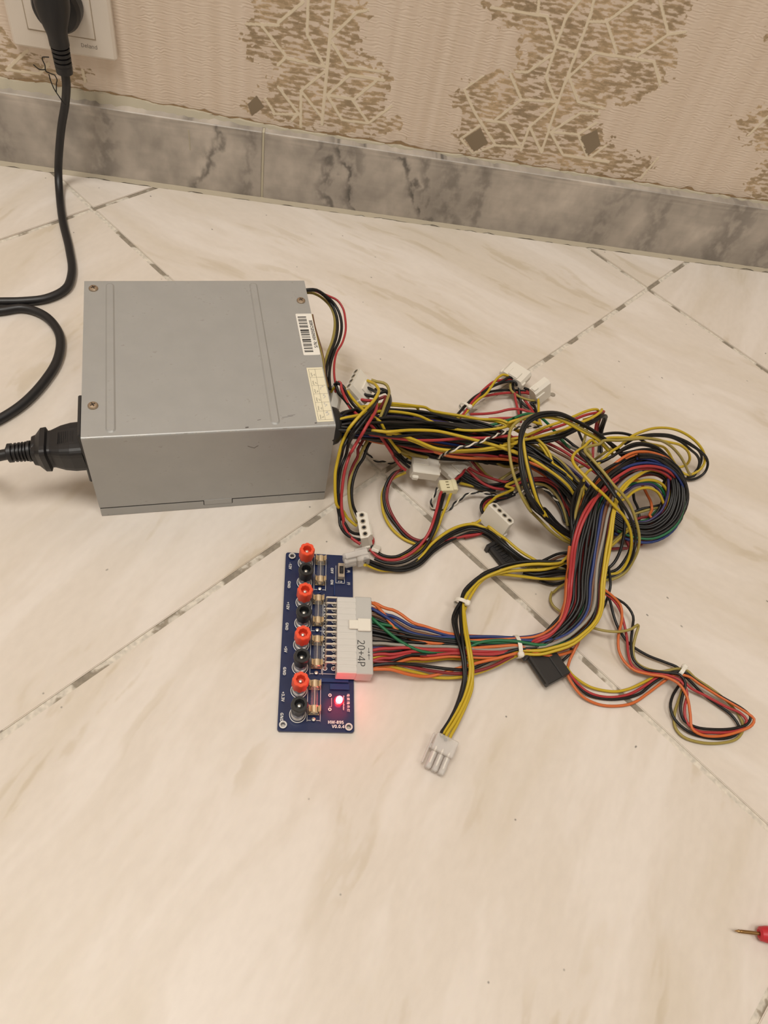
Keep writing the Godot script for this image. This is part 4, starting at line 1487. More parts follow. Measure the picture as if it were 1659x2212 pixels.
# ---------------------------------------------------------------- the cables; courses in tenths of a millimetre
func build_cables() -> void:
	# main board cable: 24 wires from the grommet, once round the coil, down to the blue board
	var main := root_node("board_cable")
	tag(main, "thick bundle of orange, red, black and green wires plugged into the blue board", "cable")
	ribbon(main, [609, 105, 4641, 24, 2.4, 704, 105, 4647, 20, 2.6, 909, 90, 4662, 11.5, 3.2, 1155, 75, 4665, 7.5, 4.0, 1400, 80, 4665, 7.5, 4.0, 1569, 110, 4651, 5.6, 4.4, 1726, 140, 4642, 7.2, 4.4, 1895, 180, 4551, 10.5, 4.4, 2003, 230, 4417, 12.8, 4.2, 2036, 290, 4217, 13.2, 4.0, 2089, 380, 3949, 13.2, 4.2, 2142, 450, 3734, 12.5, 4.8, 2247, 480, 3561, 11, 5.4, 2396, 490, 3437, 9.5, 5.8, 2621, 440, 3296, 9, 6.2, 2832, 340, 3282, 9, 6.4, 2885, 250, 3435, 9, 6.4, 2833, 170, 3588, 9, 6, 2688, 110, 3671, 8.5, 5, 2510, 90, 3638, 8, 5, 2321, 120, 3506, 8, 5, 2118, 190, 3355, 8.5, 5.5, 1886, 240, 3201, 8.5, 6, 1599, 270, 3103, 9, 6, 1230, 320, 3097, 9, 6, 822, 440, 3190, 9, 6, 538, 570, 3321, 8, 6, 356, 650, 3410, 6.6, 6, 300, 665, 3426, 6, 6],
		[["orange", "o1", -0.95, 1], ["blue", "b1", -0.74, 1], ["brown", "n1", -0.62, 0.6], ["black", "k1", -0.52, 0.6], ["green", "g1", -0.38, 1], ["black", "k2", -0.28, 1], ["black", "k3", -0.14, 1], ["black", "k4", -0.02, 0.8], ["orange", "o4", -0.80, -0.6], ["grey", "w1", 0.24, 1], ["purple", "p1", 0.34, 0.4], ["red", "r1", 0.44, 1], ["red", "r2", 0.56, 0.8], ["yellow", "y1", 0.62, 0.2], ["red", "r3", 0.74, 1], ["black", "k5", 0.86, 0.8], ["orange", "o2", 0.97, 0.6], ["yellow", "y2", 0.90, -0.6], ["orange", "o3", -0.45, -0.8], ["black", "k6", 0.1, -0.9], ["black", "k7", -0.2, -0.9], ["dark", "k8", 0.3, -0.9], ["black", "k9", 0.5, -0.9], ["maroon", "r4", 0.7, -0.8]],
		[["o1", -0.90, -0.9], ["o2", -0.7, -0.9], ["r1", -0.5, -0.9], ["r2", -0.30, -0.9], ["r3", -0.10, -0.9], ["k1", -0.92, 0.5], ["k2", -0.58, 0.7], ["k3", -0.42, 0.9], ["k4", -0.26, 1], ["n1", 0.34, 0.7], ["g1", 0.03, 0.45], ["k5", -0.10, 0.9], ["b1", 0.24, 0.8], ["p1", 0.16, 0.2], ["k6", 0.10, 0.9], ["w1", 0.48, 0.9], ["o3", 0.58, 0.2], ["o4", 0.1, -0.9], ["y1", 0.76, 1], ["y2", 0.94, 0.8], ["k7", -0.75, 0.6], ["k8", 0.65, 0.5], ["k9", 0.40, -0.2], ["r4", 0.85, -0.6]], 0.105,
		["o1", "o2", "o3", "o4", "r3", "y1", "n1", "w1", "b1", "r4", "k8", "r1", "y2", "r2", "k9", "g1", "k1", "k2", "k3", "k4", "k5", "k6", "k7", "p1"], 0.29)
	cable_tie(main, Transform3D(Basis(Vector3(0.1209, -0.0000, 0.9927), Vector3(0.0000, 1.0000, 0.0000), Vector3(-0.9927, 0.0000, 0.1209)), Vector3(0.1567, 0.0115, 0.4654)), 7.2, 5.6)
	wire(main, "orange", [608, 125, 4411, 638, 135, 4432, 683, 150, 4493, 790, 120, 4603, 922, 110, 4650, 1035, 110, 4663, 1150, 110, 4640, 1301, 120, 4630, 1445, 130, 4620, 1565, 150, 4614, 1677, 170, 4603, 1775, 190, 4559, 1847, 210, 4491, 1882, 250, 4392, 1902, 290, 4260, 1921, 310, 4159, 1912, 350, 4108, 1924, 380, 4020])
	wire(main, "orange", [608, 120, 4446, 640, 125, 4457, 688, 120, 4488, 773, 110, 4589, 924, 100, 4655, 1073, 100, 4686, 1185, 110, 4691, 1317, 120, 4679, 1450, 130, 4665, 1560, 150, 4662, 1625, 150, 4683, 1704, 140, 4704, 1799, 120, 4704, 1910, 100, 4669, 1986, 80, 4619, 2049, 80, 4489])
	wire(main, "orange", [609, 120, 4867, 728, 130, 4864, 852, 100, 4878, 977, 70, 4872, 1069, 80, 4848, 1181, 90, 4812, 1295, 100, 4776, 1439, 110, 4737, 1545, 120, 4705, 1634, 120, 4689, 1744, 110, 4698])
	wire(main, "yellow", [609, 120, 4816, 779, 100, 4840, 923, 70, 4853, 1038, 50, 4867, 1169, 50, 4860, 1301, 60, 4827, 1434, 80, 4774, 1554, 90, 4711, 1692, 100, 4677, 1834, 120, 4667, 1945, 140, 4607])
	wire(main, "maroon", [608, 125, 4815, 745, 140, 4825, 897, 110, 4837, 1030, 90, 4845, 1163, 80, 4846, 1277, 80, 4827, 1392, 90, 4790, 1541, 100, 4711])
	wire(main, "black", [609, 125, 4845, 725, 150, 4835, 857, 130, 4824, 989, 110, 4824, 1122, 100, 4828, 1237, 90, 4819, 1345, 90, 4773, 1443, 100, 4727, 1549, 110, 4695])
	wire(main, "green", [608, 125, 4518, 621, 155, 4545, 690, 155, 4606, 785, 140, 4672, 917, 120, 4724, 1071, 100, 4725, 1206, 100, 4697, 1297, 130, 4655, 1410, 145, 4634, 1556, 170, 4644, 1686, 180, 4662, 1805, 180, 4650, 1911, 180, 4597])
	wire(main, "blue", [608, 125, 4452, 620, 160, 4476, 711, 150, 4526, 826, 130, 4595, 959, 120, 4622, 1111, 120, 4620, 1262, 130, 4611, 1417, 130, 4602, 1550, 140, 4604, 1666, 150, 4591, 1749, 150, 4563])
	# the housing pushed over the header, with its latch and lettering
	var hx := Transform3D(Basis(Vector3(0.9997, 0.0000, -0.0251), Vector3(0.0000, 1.0000, 0.0000), Vector3(0.0251, 0.0000, 0.9997)), Vector3(0.0072, 0.0000, 0.5241))
	var st := begin()
	mbox(st, 50.4, 10.2, -57.6, 10.6, 11.2, 52.4, 0.5)
	var hm := plain("plug_nylon", Color(0.80, 0.79, 0.77, 0.80), 0.36)
	hm.refraction_enabled = true
	hm.refraction_scale = 0.03
	var house := put("connector_housing", st.commit(), hm, main, hx, "translucent white 24-way plug housing")
	st = begin()
	mbox(st, 47.6, 16.9, -63.4, 13.6, 1.4, 6.2, 0.4)
	mbox(st, 50.6, 16.9, -63.4, 8.4, 1.6, 8.6, 0.4)
	mbox(st, 49.5, 16.0, -63.4, 3.0, 1.6, 5.0, 0.3)
	put("latch", st.commit(), nylon(), house)
	var ink := plain("plug_print", rgb(52, 50, 50), 0.6)
	lettering("printed_name", "20+4P", 4.6, ink, house, lying(Vector3(48.4, 15.84, -44.8) * MM, Vector3(0, 0, 1), Vector3(1, 0, 0)), false, 0.04)
	st = begin()
	for q in [[53.2, -46.8, 1.0], [53.2, -42.4, -1.0]]:
		mbox(st, q[0], 15.84, q[1], 0.3, 0.05, 3.4, 0.01)
		for s in [-1.0, 1.0]:
			mbox(st, q[0] + s * 0.35, 15.84, q[1] + q[2] * 1.3, 0.25, 0.05, 1.2, 0.01, Basis(Vector3.UP, -s * q[2] * 0.6))
	put("printed_arrow", st.commit(), ink, house)

	# inner turns of the coil
	var inner := root_node("coil_cable")
	tag(inner, "loose inner loops of yellow, purple, green and orange wire inside the coiled bundle", "cable")
	wire(inner, "yellow", [2294, 340, 3602, 2421, 370, 3566, 2477, 380, 3515, 2548, 390, 3476, 2624, 380, 3457, 2718, 330, 3453, 2776, 270, 3477, 2819, 210, 3497, 2828, 150, 3535, 2773, 110, 3579, 2682, 90, 3614, 2568, 80, 3658])
	wire(inner, "yellow", [2404, 370, 3483, 2469, 390, 3452, 2549, 410, 3424, 2639, 400, 3397, 2748, 350, 3378, 2821, 290, 3393, 2861, 230, 3413, 2862, 180, 3452, 2855, 140, 3492, 2786, 100, 3545, 2676, 90, 3589])
	wire(inner, "purple", [2308, 380, 3585, 2415, 400, 3530, 2482, 410, 3478, 2566, 410, 3449, 2671, 370, 3421, 2747, 310, 3442, 2793, 250, 3475, 2830, 180, 3502, 2817, 130, 3549, 2717, 100, 3591, 2603, 80, 3629])
	wire(inner, "green", [2403, 390, 3498, 2481, 400, 3451, 2578, 400, 3420, 2683, 360, 3392, 2765, 310, 3394, 2818, 250, 3419, 2842, 200, 3448, 2794, 140, 3478, 2717, 120, 3552, 2659, 100, 3564, 2552, 100, 3608])
	wire(inner, "orange", [2466, 370, 3431, 2547, 380, 3396, 2631, 300, 3394, 2685, 240, 3412, 2732, 190, 3439, 2743, 160, 3490, 2712, 160, 3540, 2736, 150, 3570, 2715, 140, 3618, 2678, 120, 3673, 2638, 90, 3709, 2575, 70, 3728])
	wire(inner, "maroon", [2399, 360, 3450, 2502, 380, 3394, 2591, 400, 3359, 2681, 390, 3334, 2779, 340, 3320, 2868, 280, 3340, 2917, 220, 3387, 2908, 170, 3454, 2825, 130, 3515, 2680, 110, 3529, 2634, 100, 3547])
	wire(inner, "black", [2632, 110, 3481, 2685, 130, 3463, 2760, 150, 3452, 2831, 180, 3435, 2860, 220, 3379, 2852, 260, 3327])
	wire(inner, "ochre", [2621, 100, 3499, 2685, 120, 3482, 2737, 140, 3471, 2813, 160, 3457])
	wire(inner, "black", [2600, 200, 3379, 2618, 160, 3410, 2657, 120, 3452, 2667, 90, 3524, 2647, 70, 3605])
	wire(inner, "orange", [2257, 460, 3410, 2295, 520, 3392, 2363, 550, 3342, 2452, 560, 3292, 2553, 540, 3254, 2671, 490, 3216, 2792, 430, 3195, 2902, 360, 3204, 2973, 300, 3233])
	wire(inner, "orange", [2277, 440, 3412, 2316, 500, 3387, 2390, 530, 3336, 2479, 540, 3290, 2581, 520, 3251, 2698, 470, 3218, 2812, 410, 3205, 2916, 340, 3215])
	strand(inner, ["black", "black", "black", "black", "dark", "black"], [2272, 400, 3442, 2319, 460, 3402, 2402, 500, 3344, 2508, 510, 3296, 2644, 480, 3256, 2776, 430, 3239, 2894, 360, 3260, 2959, 290, 3331, 2983, 230, 3407, 2963, 170, 3495, 2886, 120, 3575, 2785, 90, 3624, 2686, 70, 3640, 2556, 70, 3653, 2427, 80, 3646], 4.2, 0.4)
	wire(inner, "blue", [2270, 480, 3501, 2316, 540, 3464, 2398, 560, 3418, 2511, 560, 3378, 2638, 520, 3342, 2775, 460, 3323, 2885, 380, 3344, 2947, 310, 3394, 2963, 250, 3457, 2940, 200, 3524, 2876, 160, 3583, 2790, 130, 3617, 2705, 110, 3625])
	wire(inner, "blue", [2679, 90, 3628, 2766, 110, 3613, 2849, 140, 3592, 2913, 170, 3553, 2961, 220, 3489, 2971, 270, 3430, 2946, 330, 3368, 2892, 380, 3316, 2801, 440, 3305])
	wire(inner, "red", [1595, 80, 4634, 1634, 140, 4643, 1677, 190, 4630, 1764, 230, 4599, 1846, 270, 4510, 1901, 300, 4374, 1918, 310, 4290, 1927, 360, 4190, 1927, 460, 4069, 1964, 540, 3937, 2041, 580, 3805, 2145, 550, 3661, 2232, 560, 3571, 2316, 570, 3506, 2403, 570, 3448, 2504, 560, 3409, 2614, 530, 3376, 2748, 460, 3340, 2872, 360, 3324, 2950, 270, 3337, 2981, 200, 3386])
	wire(inner, "red", [1594, 80, 4649, 1636, 130, 4653, 1679, 180, 4643, 1757, 220, 4610, 1833, 260, 4527, 1887, 290, 4391, 1906, 300, 4285, 1908, 360, 4192, 1907, 460, 4071, 1946, 530, 3933, 2030, 570, 3789, 2172, 530, 3650, 2258, 540, 3566, 2355, 540, 3485, 2461, 530, 3420, 2584, 500, 3376, 2722, 440, 3348, 2844, 350, 3340, 2920, 260, 3361])
	wire(inner, "black", [2688, 60, 3653, 2781, 70, 3631, 2881, 80, 3582, 2955, 100, 3529, 3016, 130, 3462])
	wire(inner, "maroon", [2714, 30, 3651, 2700, 20, 3685, 2663, 20, 3721, 2599, 40, 3732, 2525, 80, 3726, 2548, 50, 3773, 2483, 40, 3778, 2407, 40, 3791, 2339, 60, 3803])

	strand(inner, ["black", "black", "blue", "black"], [2464, 580, 3347, 2591, 560, 3316, 2730, 500, 3306, 2856, 420, 3310, 2932, 340, 3357, 2965, 270, 3431, 2944, 220, 3511, 2896, 170, 3574, 2812, 130, 3621, 2716, 100, 3650, 2623, 90, 3672], 2.4, 0.35)

	# heavy trunk of black and coloured wires from the grommet
	var trunk := root_node("trunk_cable")
	tag(trunk, "heavy trunk of mostly black and yellow wires leaving the steel box through its grommet", "cable")
	strand(trunk, ["black", "black", "black", "black"], [295, 700, 3389, 350, 690, 3332, 432, 640, 3247, 691, 530, 3108, 1070, 430, 3011, 1431, 380, 3028, 1680, 350, 3114, 1876, 340, 3280, 2052, 320, 3457, 2213, 280, 3638, 2373, 220, 3763], 2.6, 0.5)
	strand(trunk, ["black", "black", "black", "black", "black", "dark", "black"], [300, 660, 3405, 405, 620, 3361, 715, 480, 3204, 1081, 360, 3097, 1449, 300, 3079, 1699, 280, 3144, 1920, 260, 3300, 2068, 240, 3439, 2159, 220, 3623, 2188, 160, 3860], 3.8, 0.4)
	strand(trunk, ["black", "black", "black", "dark", "black"], [304, 620, 3427, 411, 580, 3395, 728, 400, 3254, 1100, 260, 3170, 1511, 200, 3102, 1808, 180, 3118, 2012, 170, 3265, 2151, 150, 3472, 2163, 110, 3713, 2080, 90, 3944], 3.2, 0.4)
	strand(trunk, ["black", "black", "black"], [1471, 330, 3137, 1678, 330, 3187, 1842, 330, 3298, 1990, 320, 3401, 2100, 310, 3548, 2177, 280, 3702], 3.2, 0.3)
	strand(trunk, ["black", "black", "black", "black"], [295, 720, 3486, 350, 720, 3483, 457, 710, 3472, 684, 640, 3403, 931, 540, 3307, 1183, 470, 3246, 1437, 420, 3224, 1657, 380, 3230, 1834, 360, 3279, 2001, 340, 3394], 2.4, 0.4)
	strand(trunk, ["black", "black", "black", "dark"], [292, 740, 3452, 346, 740, 3433, 519, 700, 3371, 758, 600, 3251, 1013, 500, 3151, 1268, 440, 3110, 1488, 400, 3114, 1700, 380, 3168, 1903, 360, 3292], 2.4, 0.4)
	strand(trunk, ["black", "black", "black"], [302, 660, 3485, 407, 620, 3454, 641, 520, 3365, 890, 420, 3301, 1178, 350, 3251, 1469, 310, 3218, 1719, 300, 3224], 2.0, 0.4)
	wire(trunk, "yellow", [298, 700, 3384, 493, 600, 3160, 547, 600, 3137, 611, 570, 3087, 684, 540, 3042, 762, 510, 3011, 873, 470, 2975, 969, 430, 2942, 1012, 400, 2937, 1262, 360, 2923, 1458, 350, 2932, 1528, 420, 3002, 1620, 420, 3048, 1695, 420, 3095, 1770, 410, 3121, 1826, 400, 3169, 1868, 380, 3223, 1900, 360, 3276, 1917, 340, 3317, 1968, 330, 3361, 2028, 310, 3403, 2098, 280, 3437])
	wire(trunk, "yellow", [298, 700, 3392, 488, 580, 3135, 549, 590, 3143, 612, 560, 3091, 685, 530, 3048, 786, 490, 3006, 898, 450, 2967, 931, 380, 2949, 1165, 360, 2924, 1406, 360, 2935, 1539, 440, 3001, 1624, 440, 3051, 1697, 440, 3108, 1788, 430, 3135, 1857, 410, 3190, 1893, 390, 3248, 1911, 370, 3302, 1932, 360, 3311, 1989, 350, 3348, 2053, 330, 3396, 2110, 300, 3412])
	wire(trunk, "yellow", [294, 760, 3445, 348, 760, 3418, 416, 740, 3374, 498, 680, 3287, 622, 620, 3196, 878, 520, 3111, 1019, 460, 3111, 1131, 450, 3135, 1270, 450, 3141, 1405, 470, 3134, 1524, 490, 3112, 1618, 510, 3063, 1544, 540, 3111, 1607, 550, 3082, 1670, 540, 3057, 1741, 520, 3054, 1796, 500, 3050])
	wire(trunk, "ochre", [869, 400, 3000, 983, 390, 3006, 1090, 380, 2995, 1157, 370, 3020, 1234, 360, 3038, 1397, 360, 3041, 1563, 370, 2991])
	wire(trunk, "green", [299, 660, 3381, 548, 500, 3162, 909, 380, 2966, 1152, 360, 2975, 1257, 360, 2992, 1396, 370, 3013, 1535, 400, 2990, 1671, 420, 2927, 1633, 440, 2966, 1705, 450, 2929, 1767, 450, 2911, 1844, 420, 2900, 1940, 360, 2919, 2037, 300, 2974, 2113, 280, 3072])
	wire(trunk, "yellow", [308, 600, 3361, 476, 560, 3346, 637, 700, 3448, 719, 670, 3404, 816, 620, 3342, 999, 590, 3301, 1137, 570, 3303, 1276, 550, 3312, 1413, 540, 3332, 1531, 530, 3360, 1676, 520, 3402, 1494, 450, 3251, 1559, 450, 3279, 1623, 450, 3306, 1697, 440, 3328, 1773, 430, 3365, 1848, 420, 3412, 1927, 400, 3456, 2000, 370, 3501, 2051, 330, 3541, 2088, 280, 3563])
	wire(trunk, "yellow", [307, 620, 3394, 622, 700, 3450, 734, 620, 3397, 838, 580, 3390, 927, 540, 3390, 1010, 520, 3399, 1146, 510, 3391, 1282, 510, 3369, 1418, 520, 3338, 1586, 530, 3285, 1567, 440, 3185, 1662, 450, 3155, 1737, 460, 3120, 1855, 470, 3050, 1967, 480, 2996, 2082, 490, 2934, 2192, 490, 2866, 2265, 490, 2834, 2307, 470, 2818, 2317, 440, 2819, 2261, 420, 2858, 2206, 400, 2869])
	wire(trunk, "yellow", [632, 680, 3447, 738, 600, 3395, 842, 560, 3388, 932, 520, 3388, 971, 500, 3382, 1106, 490, 3391, 1242, 490, 3369, 1377, 500, 3349, 1563, 510, 3300, 1535, 430, 3220, 1607, 440, 3203, 1680, 450, 3179, 1753, 460, 3158, 1873, 470, 3115, 1982, 480, 3072, 2098, 490, 3004, 2207, 490, 2941, 2284, 490, 2882, 2328, 480, 2832, 2346, 460, 2797, 2365, 370, 2778, 2387, 290, 2778])
	wire(trunk, "red", [307, 620, 3402, 471, 600, 3397, 668, 620, 3425, 826, 560, 3379, 1011, 530, 3331, 1196, 520, 3283, 1380, 520, 3254, 1546, 530, 3224, 1589, 420, 3139, 1671, 430, 3133, 1744, 440, 3119, 1831, 450, 3080, 1925, 460, 3039, 2019, 460, 2989, 2106, 470, 2937, 2198, 470, 2883, 2293, 460, 2838, 2348, 440, 2804, 2384, 420, 2777, 2399, 340, 2754, 2420, 220, 2756, 2443, 120, 2793])
	wire(trunk, "red", [313, 560, 3375, 730, 420, 3307, 922, 360, 3292, 1117, 320, 3259, 1280, 310, 3249, 1441, 310, 3241, 1583, 310, 3247, 1527, 340, 3252, 1595, 340, 3257, 1663, 340, 3269, 1749, 330, 3283, 1829, 310, 3297])
	wire(trunk, "orange", [305, 620, 3443, 306, 610, 3432, 365, 580, 3413, 452, 520, 3369, 676, 420, 3314, 815, 400, 3280, 942, 360, 3266, 1058, 330, 3276, 1153, 320, 3289, 1293, 320, 3290, 1527, 330, 3278, 1717, 330, 3276, 1643, 360, 3297, 1726, 360, 3306, 1811, 350, 3327, 1890, 330, 3344, 1982, 300, 3375, 2070, 250, 3418])
	wire(trunk, "maroon", [599, 460, 3219, 731, 420, 3220, 865, 390, 3201, 1055, 370, 3160, 1297, 360, 3097, 1541, 360, 3047])
	wire(trunk, "red", [1834, 300, 3034, 1905, 310, 3054, 1988, 310, 3092, 2073, 300, 3134, 2146, 290, 3185, 2231, 270, 3219, 2314, 250, 3267])
	wire(trunk, "maroon", [1952, 270, 2981, 2012, 280, 3002, 2086, 280, 3069, 2165, 270, 3119, 2244, 260, 3170, 2327, 240, 3218])
	wire(trunk, "grey", [1993, 260, 2953, 2056, 270, 2995, 2123, 270, 3036, 2190, 260, 3061, 2264, 250, 3112])
	wire(trunk, "black", [2031, 260, 2927, 2090, 270, 2956, 2154, 270, 3018, 2213, 260, 3058, 2282, 250, 3137])
	wire(trunk, "brown", [1855, 300, 3046, 1921, 310, 3100, 1997, 310, 3145, 2077, 300, 3181, 2150, 290, 3231])
	strand(trunk, ["black", "black", "black"], [1639, 360, 3143, 1744, 400, 3136, 1834, 420, 3134, 1943, 430, 3102, 2057, 440, 3042, 2174, 450, 2973, 2268, 450, 2912, 2352, 440, 2842, 2407, 380, 2803, 2442, 260, 2766, 2472, 140, 2784, 2464, 90, 2911], 2.0, 0.4)
	wire(trunk, "black", [2200, 300, 2868, 2255, 220, 2865, 2298, 160, 2859, 2344, 120, 2885])
	wire(trunk, "red", [2357, 340, 2796, 2376, 260, 2811, 2387, 180, 2850, 2396, 120, 2908, 2389, 90, 2998])
	strand(trunk, ["black", "black", "dark", "black", "black"], [1302, 180, 3080, 1591, 180, 3090, 1829, 200, 3185, 2023, 200, 3360, 2108, 200, 3574, 2120, 160, 3788, 2093, 100, 4006], 3.6, 0.3)
	strand(trunk, ["black", "black", "ochre", "black", "black"], [1631, 300, 3056, 1935, 310, 3193, 2084, 320, 3369, 2188, 320, 3587, 2251, 260, 3761, 2294, 180, 3902], 3.2, 0.3)
	strand(trunk, ["black", "black", "black"], [2130, 360, 3442, 2048, 400, 3570, 1985, 430, 3713, 1956, 430, 3822, 1951, 400, 3901, 1954, 360, 3984, 1955, 310, 4060, 1956, 260, 4136], 1.9, 0.3)
	wire(trunk, "ochre", [2078, 420, 3551, 2033, 440, 3652, 1993, 450, 3748, 1970, 440, 3827, 1966, 410, 3896])
	strand(trunk, ["black", "brown", "black"], [2159, 440, 3551, 2077, 460, 3661, 2017, 470, 3765, 1975, 460, 3862, 1965, 420, 3935, 1957, 380, 4017], 2.0, 0.3)
	wire(trunk, "ochre", [588, 500, 3340, 664, 440, 3332, 737, 380, 3321, 818, 330, 3309, 921, 280, 3280, 1042, 240, 3245])
	wire(trunk, "ochre", [737, 380, 3285, 817, 340, 3294, 898, 300, 3287, 999, 260, 3272])
	strand(trunk, ["black", "black", "black"], [687, 360, 3263, 821, 320, 3260, 938, 290, 3245, 1078, 250, 3237, 1276, 220, 3219, 1476, 200, 3203, 1676, 190, 3183, 1633, 190, 3180, 1722, 180, 3196], 2.2, 0.4)
	wire(trunk, "ochre", [1541, 200, 3206, 1607, 190, 3227, 1661, 190, 3224, 1714, 200, 3212])
	wire(trunk, "ochre", [1590, 80, 3288, 1631, 100, 3258, 1680, 130, 3229, 1727, 160, 3213])
	wire(trunk, "ochre", [2174, 260, 3225, 2242, 270, 3191, 2327, 280, 3128, 2414, 280, 3056, 2494, 270, 2990])
	wire(trunk, "ochre", [2282, 300, 2858, 2261, 280, 2929, 2250, 260, 2970, 2251, 220, 2993, 2304, 200, 2998, 2334, 180, 3034])

	# four-wire strand with the upright white plug, dropping to a plug that shows its four sockets
	var drop := root_node("arching_cable")
	tag(drop, "arching wires from a leaning white plug by the steel box down to a four-socket plug", "cable")
	four_pin_plug(drop, Transform3D(Basis(Vector3(-0.3036, 0.0000, 0.9528), Vector3(0.6331, 0.7473, 0.2017), Vector3(-0.7120, 0.6645, -0.2269)), Vector3(0.0462, 0.0580, 0.2955)), false)
	wire(drop, "yellow", [508, 620, 2922, 541, 640, 2958, 558, 710, 3050, 572, 720, 3094, 558, 780, 3194, 534, 790, 3258, 497, 790, 3322, 451, 810, 3405, 410, 790, 3458, 375, 760, 3500, 354, 660, 3499, 338, 620, 3539, 325, 500, 3595, 320, 460, 3633, 324, 410, 3678, 335, 340, 3737, 353, 280, 3776, 405, 200, 3766, 439, 150, 3784, 483, 120, 3805, 511, 110, 3818])
	wire(drop, "black", [501, 590, 2959, 531, 600, 2980, 560, 620, 3019, 562, 730, 3162, 549, 740, 3234, 503, 800, 3365, 454, 790, 3435, 408, 760, 3496, 380, 660, 3496, 355, 630, 3550, 352, 500, 3529, 338, 460, 3585, 335, 410, 3638, 341, 360, 3690, 350, 300, 3735, 363, 250, 3776, 379, 200, 3807, 390, 180, 3870, 429, 150, 3913, 479, 130, 3931, 537, 120, 3935])
	wire(drop, "black", [487, 580, 3021, 525, 590, 3036, 563, 600, 3051, 565, 710, 3174, 545, 720, 3262, 497, 790, 3400, 450, 770, 3476, 404, 740, 3541, 384, 630, 3532, 383, 500, 3520, 362, 460, 3571, 353, 410, 3619, 353, 360, 3677, 360, 310, 3730, 375, 250, 3775, 393, 200, 3817, 424, 180, 3856, 454, 150, 3885, 492, 130, 3894, 536, 120, 3889])
	wire(drop, "red", [473, 570, 3062, 499, 580, 3075, 545, 590, 3083, 556, 720, 3225, 551, 750, 3303, 518, 800, 3421, 487, 790, 3483, 459, 760, 3537, 436, 660, 3531, 408, 620, 3577, 408, 500, 3511, 391, 460, 3568, 382, 410, 3616, 379, 360, 3675, 380, 300, 3732, 391, 250, 3796, 409, 200, 3837, 411, 180, 3852, 437, 150, 3897, 479, 130, 3936, 537, 120, 3970])
	wire(drop, "ochre", [539, 600, 2892, 579, 600, 2903, 627, 600, 2909, 655, 600, 2935, 668, 590, 2972, 645, 660, 3105, 625, 650, 3172, 603, 640, 3247, 583, 620, 3298, 556, 540, 3323, 526, 510, 3381, 500, 480, 3434, 477, 400, 3464, 448, 360, 3518, 436, 320, 3570, 431, 280, 3622, 438, 240, 3672, 453, 200, 3722, 478, 160, 3770, 507, 130, 3798, 536, 110, 3768])
	wire(drop, "black", [566, 580, 2962, 622, 580, 2951, 664, 570, 2965, 681, 560, 3007, 658, 640, 3158, 635, 630, 3229, 611, 610, 3291, 591, 490, 3276, 564, 460, 3325, 537, 430, 3373, 516, 390, 3440, 484, 350, 3483, 462, 310, 3548, 454, 270, 3606, 458, 230, 3663, 475, 190, 3712, 504, 150, 3744, 525, 120, 3756, 546, 100, 3755])
	wire(drop, "black", [566, 580, 3021, 610, 580, 2988, 646, 580, 2972, 673, 560, 2987, 658, 640, 3127, 632, 630, 3204, 603, 610, 3271])
	wire(drop, "maroon", [586, 580, 3055, 620, 590, 3041, 640, 600, 3037, 636, 600, 3067, 608, 610, 3143, 578, 600, 3205, 546, 580, 3263, 518, 540, 3333, 493, 500, 3382, 468, 460, 3426, 473, 430, 3453, 451, 390, 3495, 434, 350, 3536, 429, 300, 3579, 431, 260, 3619])
	four_pin_plug(drop, Transform3D(Basis(Vector3(0.1578, 0.0000, 0.9875), Vector3(0.9624, 0.2239, -0.1538), Vector3(-0.2211, 0.9746, 0.0353)), Vector3(0.0567, 0.0100, 0.3847)), true)
	wire(drop, "red", [613, 40, 3831, 635, 40, 3870, 631, 40, 3907, 600, 40, 3935])

	# four fine wires beside the box, then the diagonal strand into the shrouded plug
	var diag := root_node("diagonal_cable")
	tag(diag, "strand running diagonally over the trunk from box corner to a shrouded white plug", "cable")
	wire(diag, "ochre", [-1, 660, 2115, 36, 660, 2113, 82, 640, 2084, 151, 600, 2073, 222, 570, 2123, 259, 550, 2205, 269, 530, 2305, 256, 520, 2445, 224, 520, 2594, 207, 530, 2759, 220, 530, 2867, 249, 530, 2947])
	wire(diag, "black", [-2, 680, 2128, 43, 690, 2125, 98, 680, 2102, 167, 640, 2097, 233, 600, 2142, 272, 570, 2212, 288, 550, 2311, 281, 540, 2436, 253, 540, 2571, 230, 540, 2690, 220, 540, 2816, 235, 540, 2935])
	wire(diag, "black", [-2, 700, 2144, 52, 710, 2135, 107, 700, 2118, 185, 660, 2125, 256, 610, 2150, 299, 580, 2219, 319, 550, 2319, 305, 540, 2458, 272, 540, 2581, 249, 540, 2712, 244, 540, 2837, 255, 540, 2968])
	wire(diag, "red", [61, 690, 2109, 127, 670, 2103, 204, 650, 2109, 272, 630, 2122, 319, 600, 2169, 342, 580, 2267, 349, 560, 2366, 329, 540, 2481, 290, 540, 2591, 276, 540, 2708, 279, 550, 2842, 288, 570, 2932, 293, 580, 2977], 0.85)
	wire(diag, "red", [294, 600, 2972, 305, 630, 2978, 319, 630, 2987, 327, 620, 3024, 359, 610, 3110, 389, 630, 3202, 425, 660, 3279, 468, 680, 3341, 521, 680, 3383, 578, 620, 3393, 633, 540, 3392, 704, 440, 3406, 754, 280, 3323, 804, 250, 3368, 846, 220, 3374])
	wire(diag, "black", [277, 620, 2983, 295, 600, 2999, 309, 590, 3040, 348, 600, 3102, 389, 630, 3197, 432, 660, 3288, 484, 670, 3335, 537, 670, 3363, 590, 620, 3382, 641, 540, 3377, 701, 460, 3383, 771, 290, 3311, 834, 240, 3328, 877, 210, 3340])
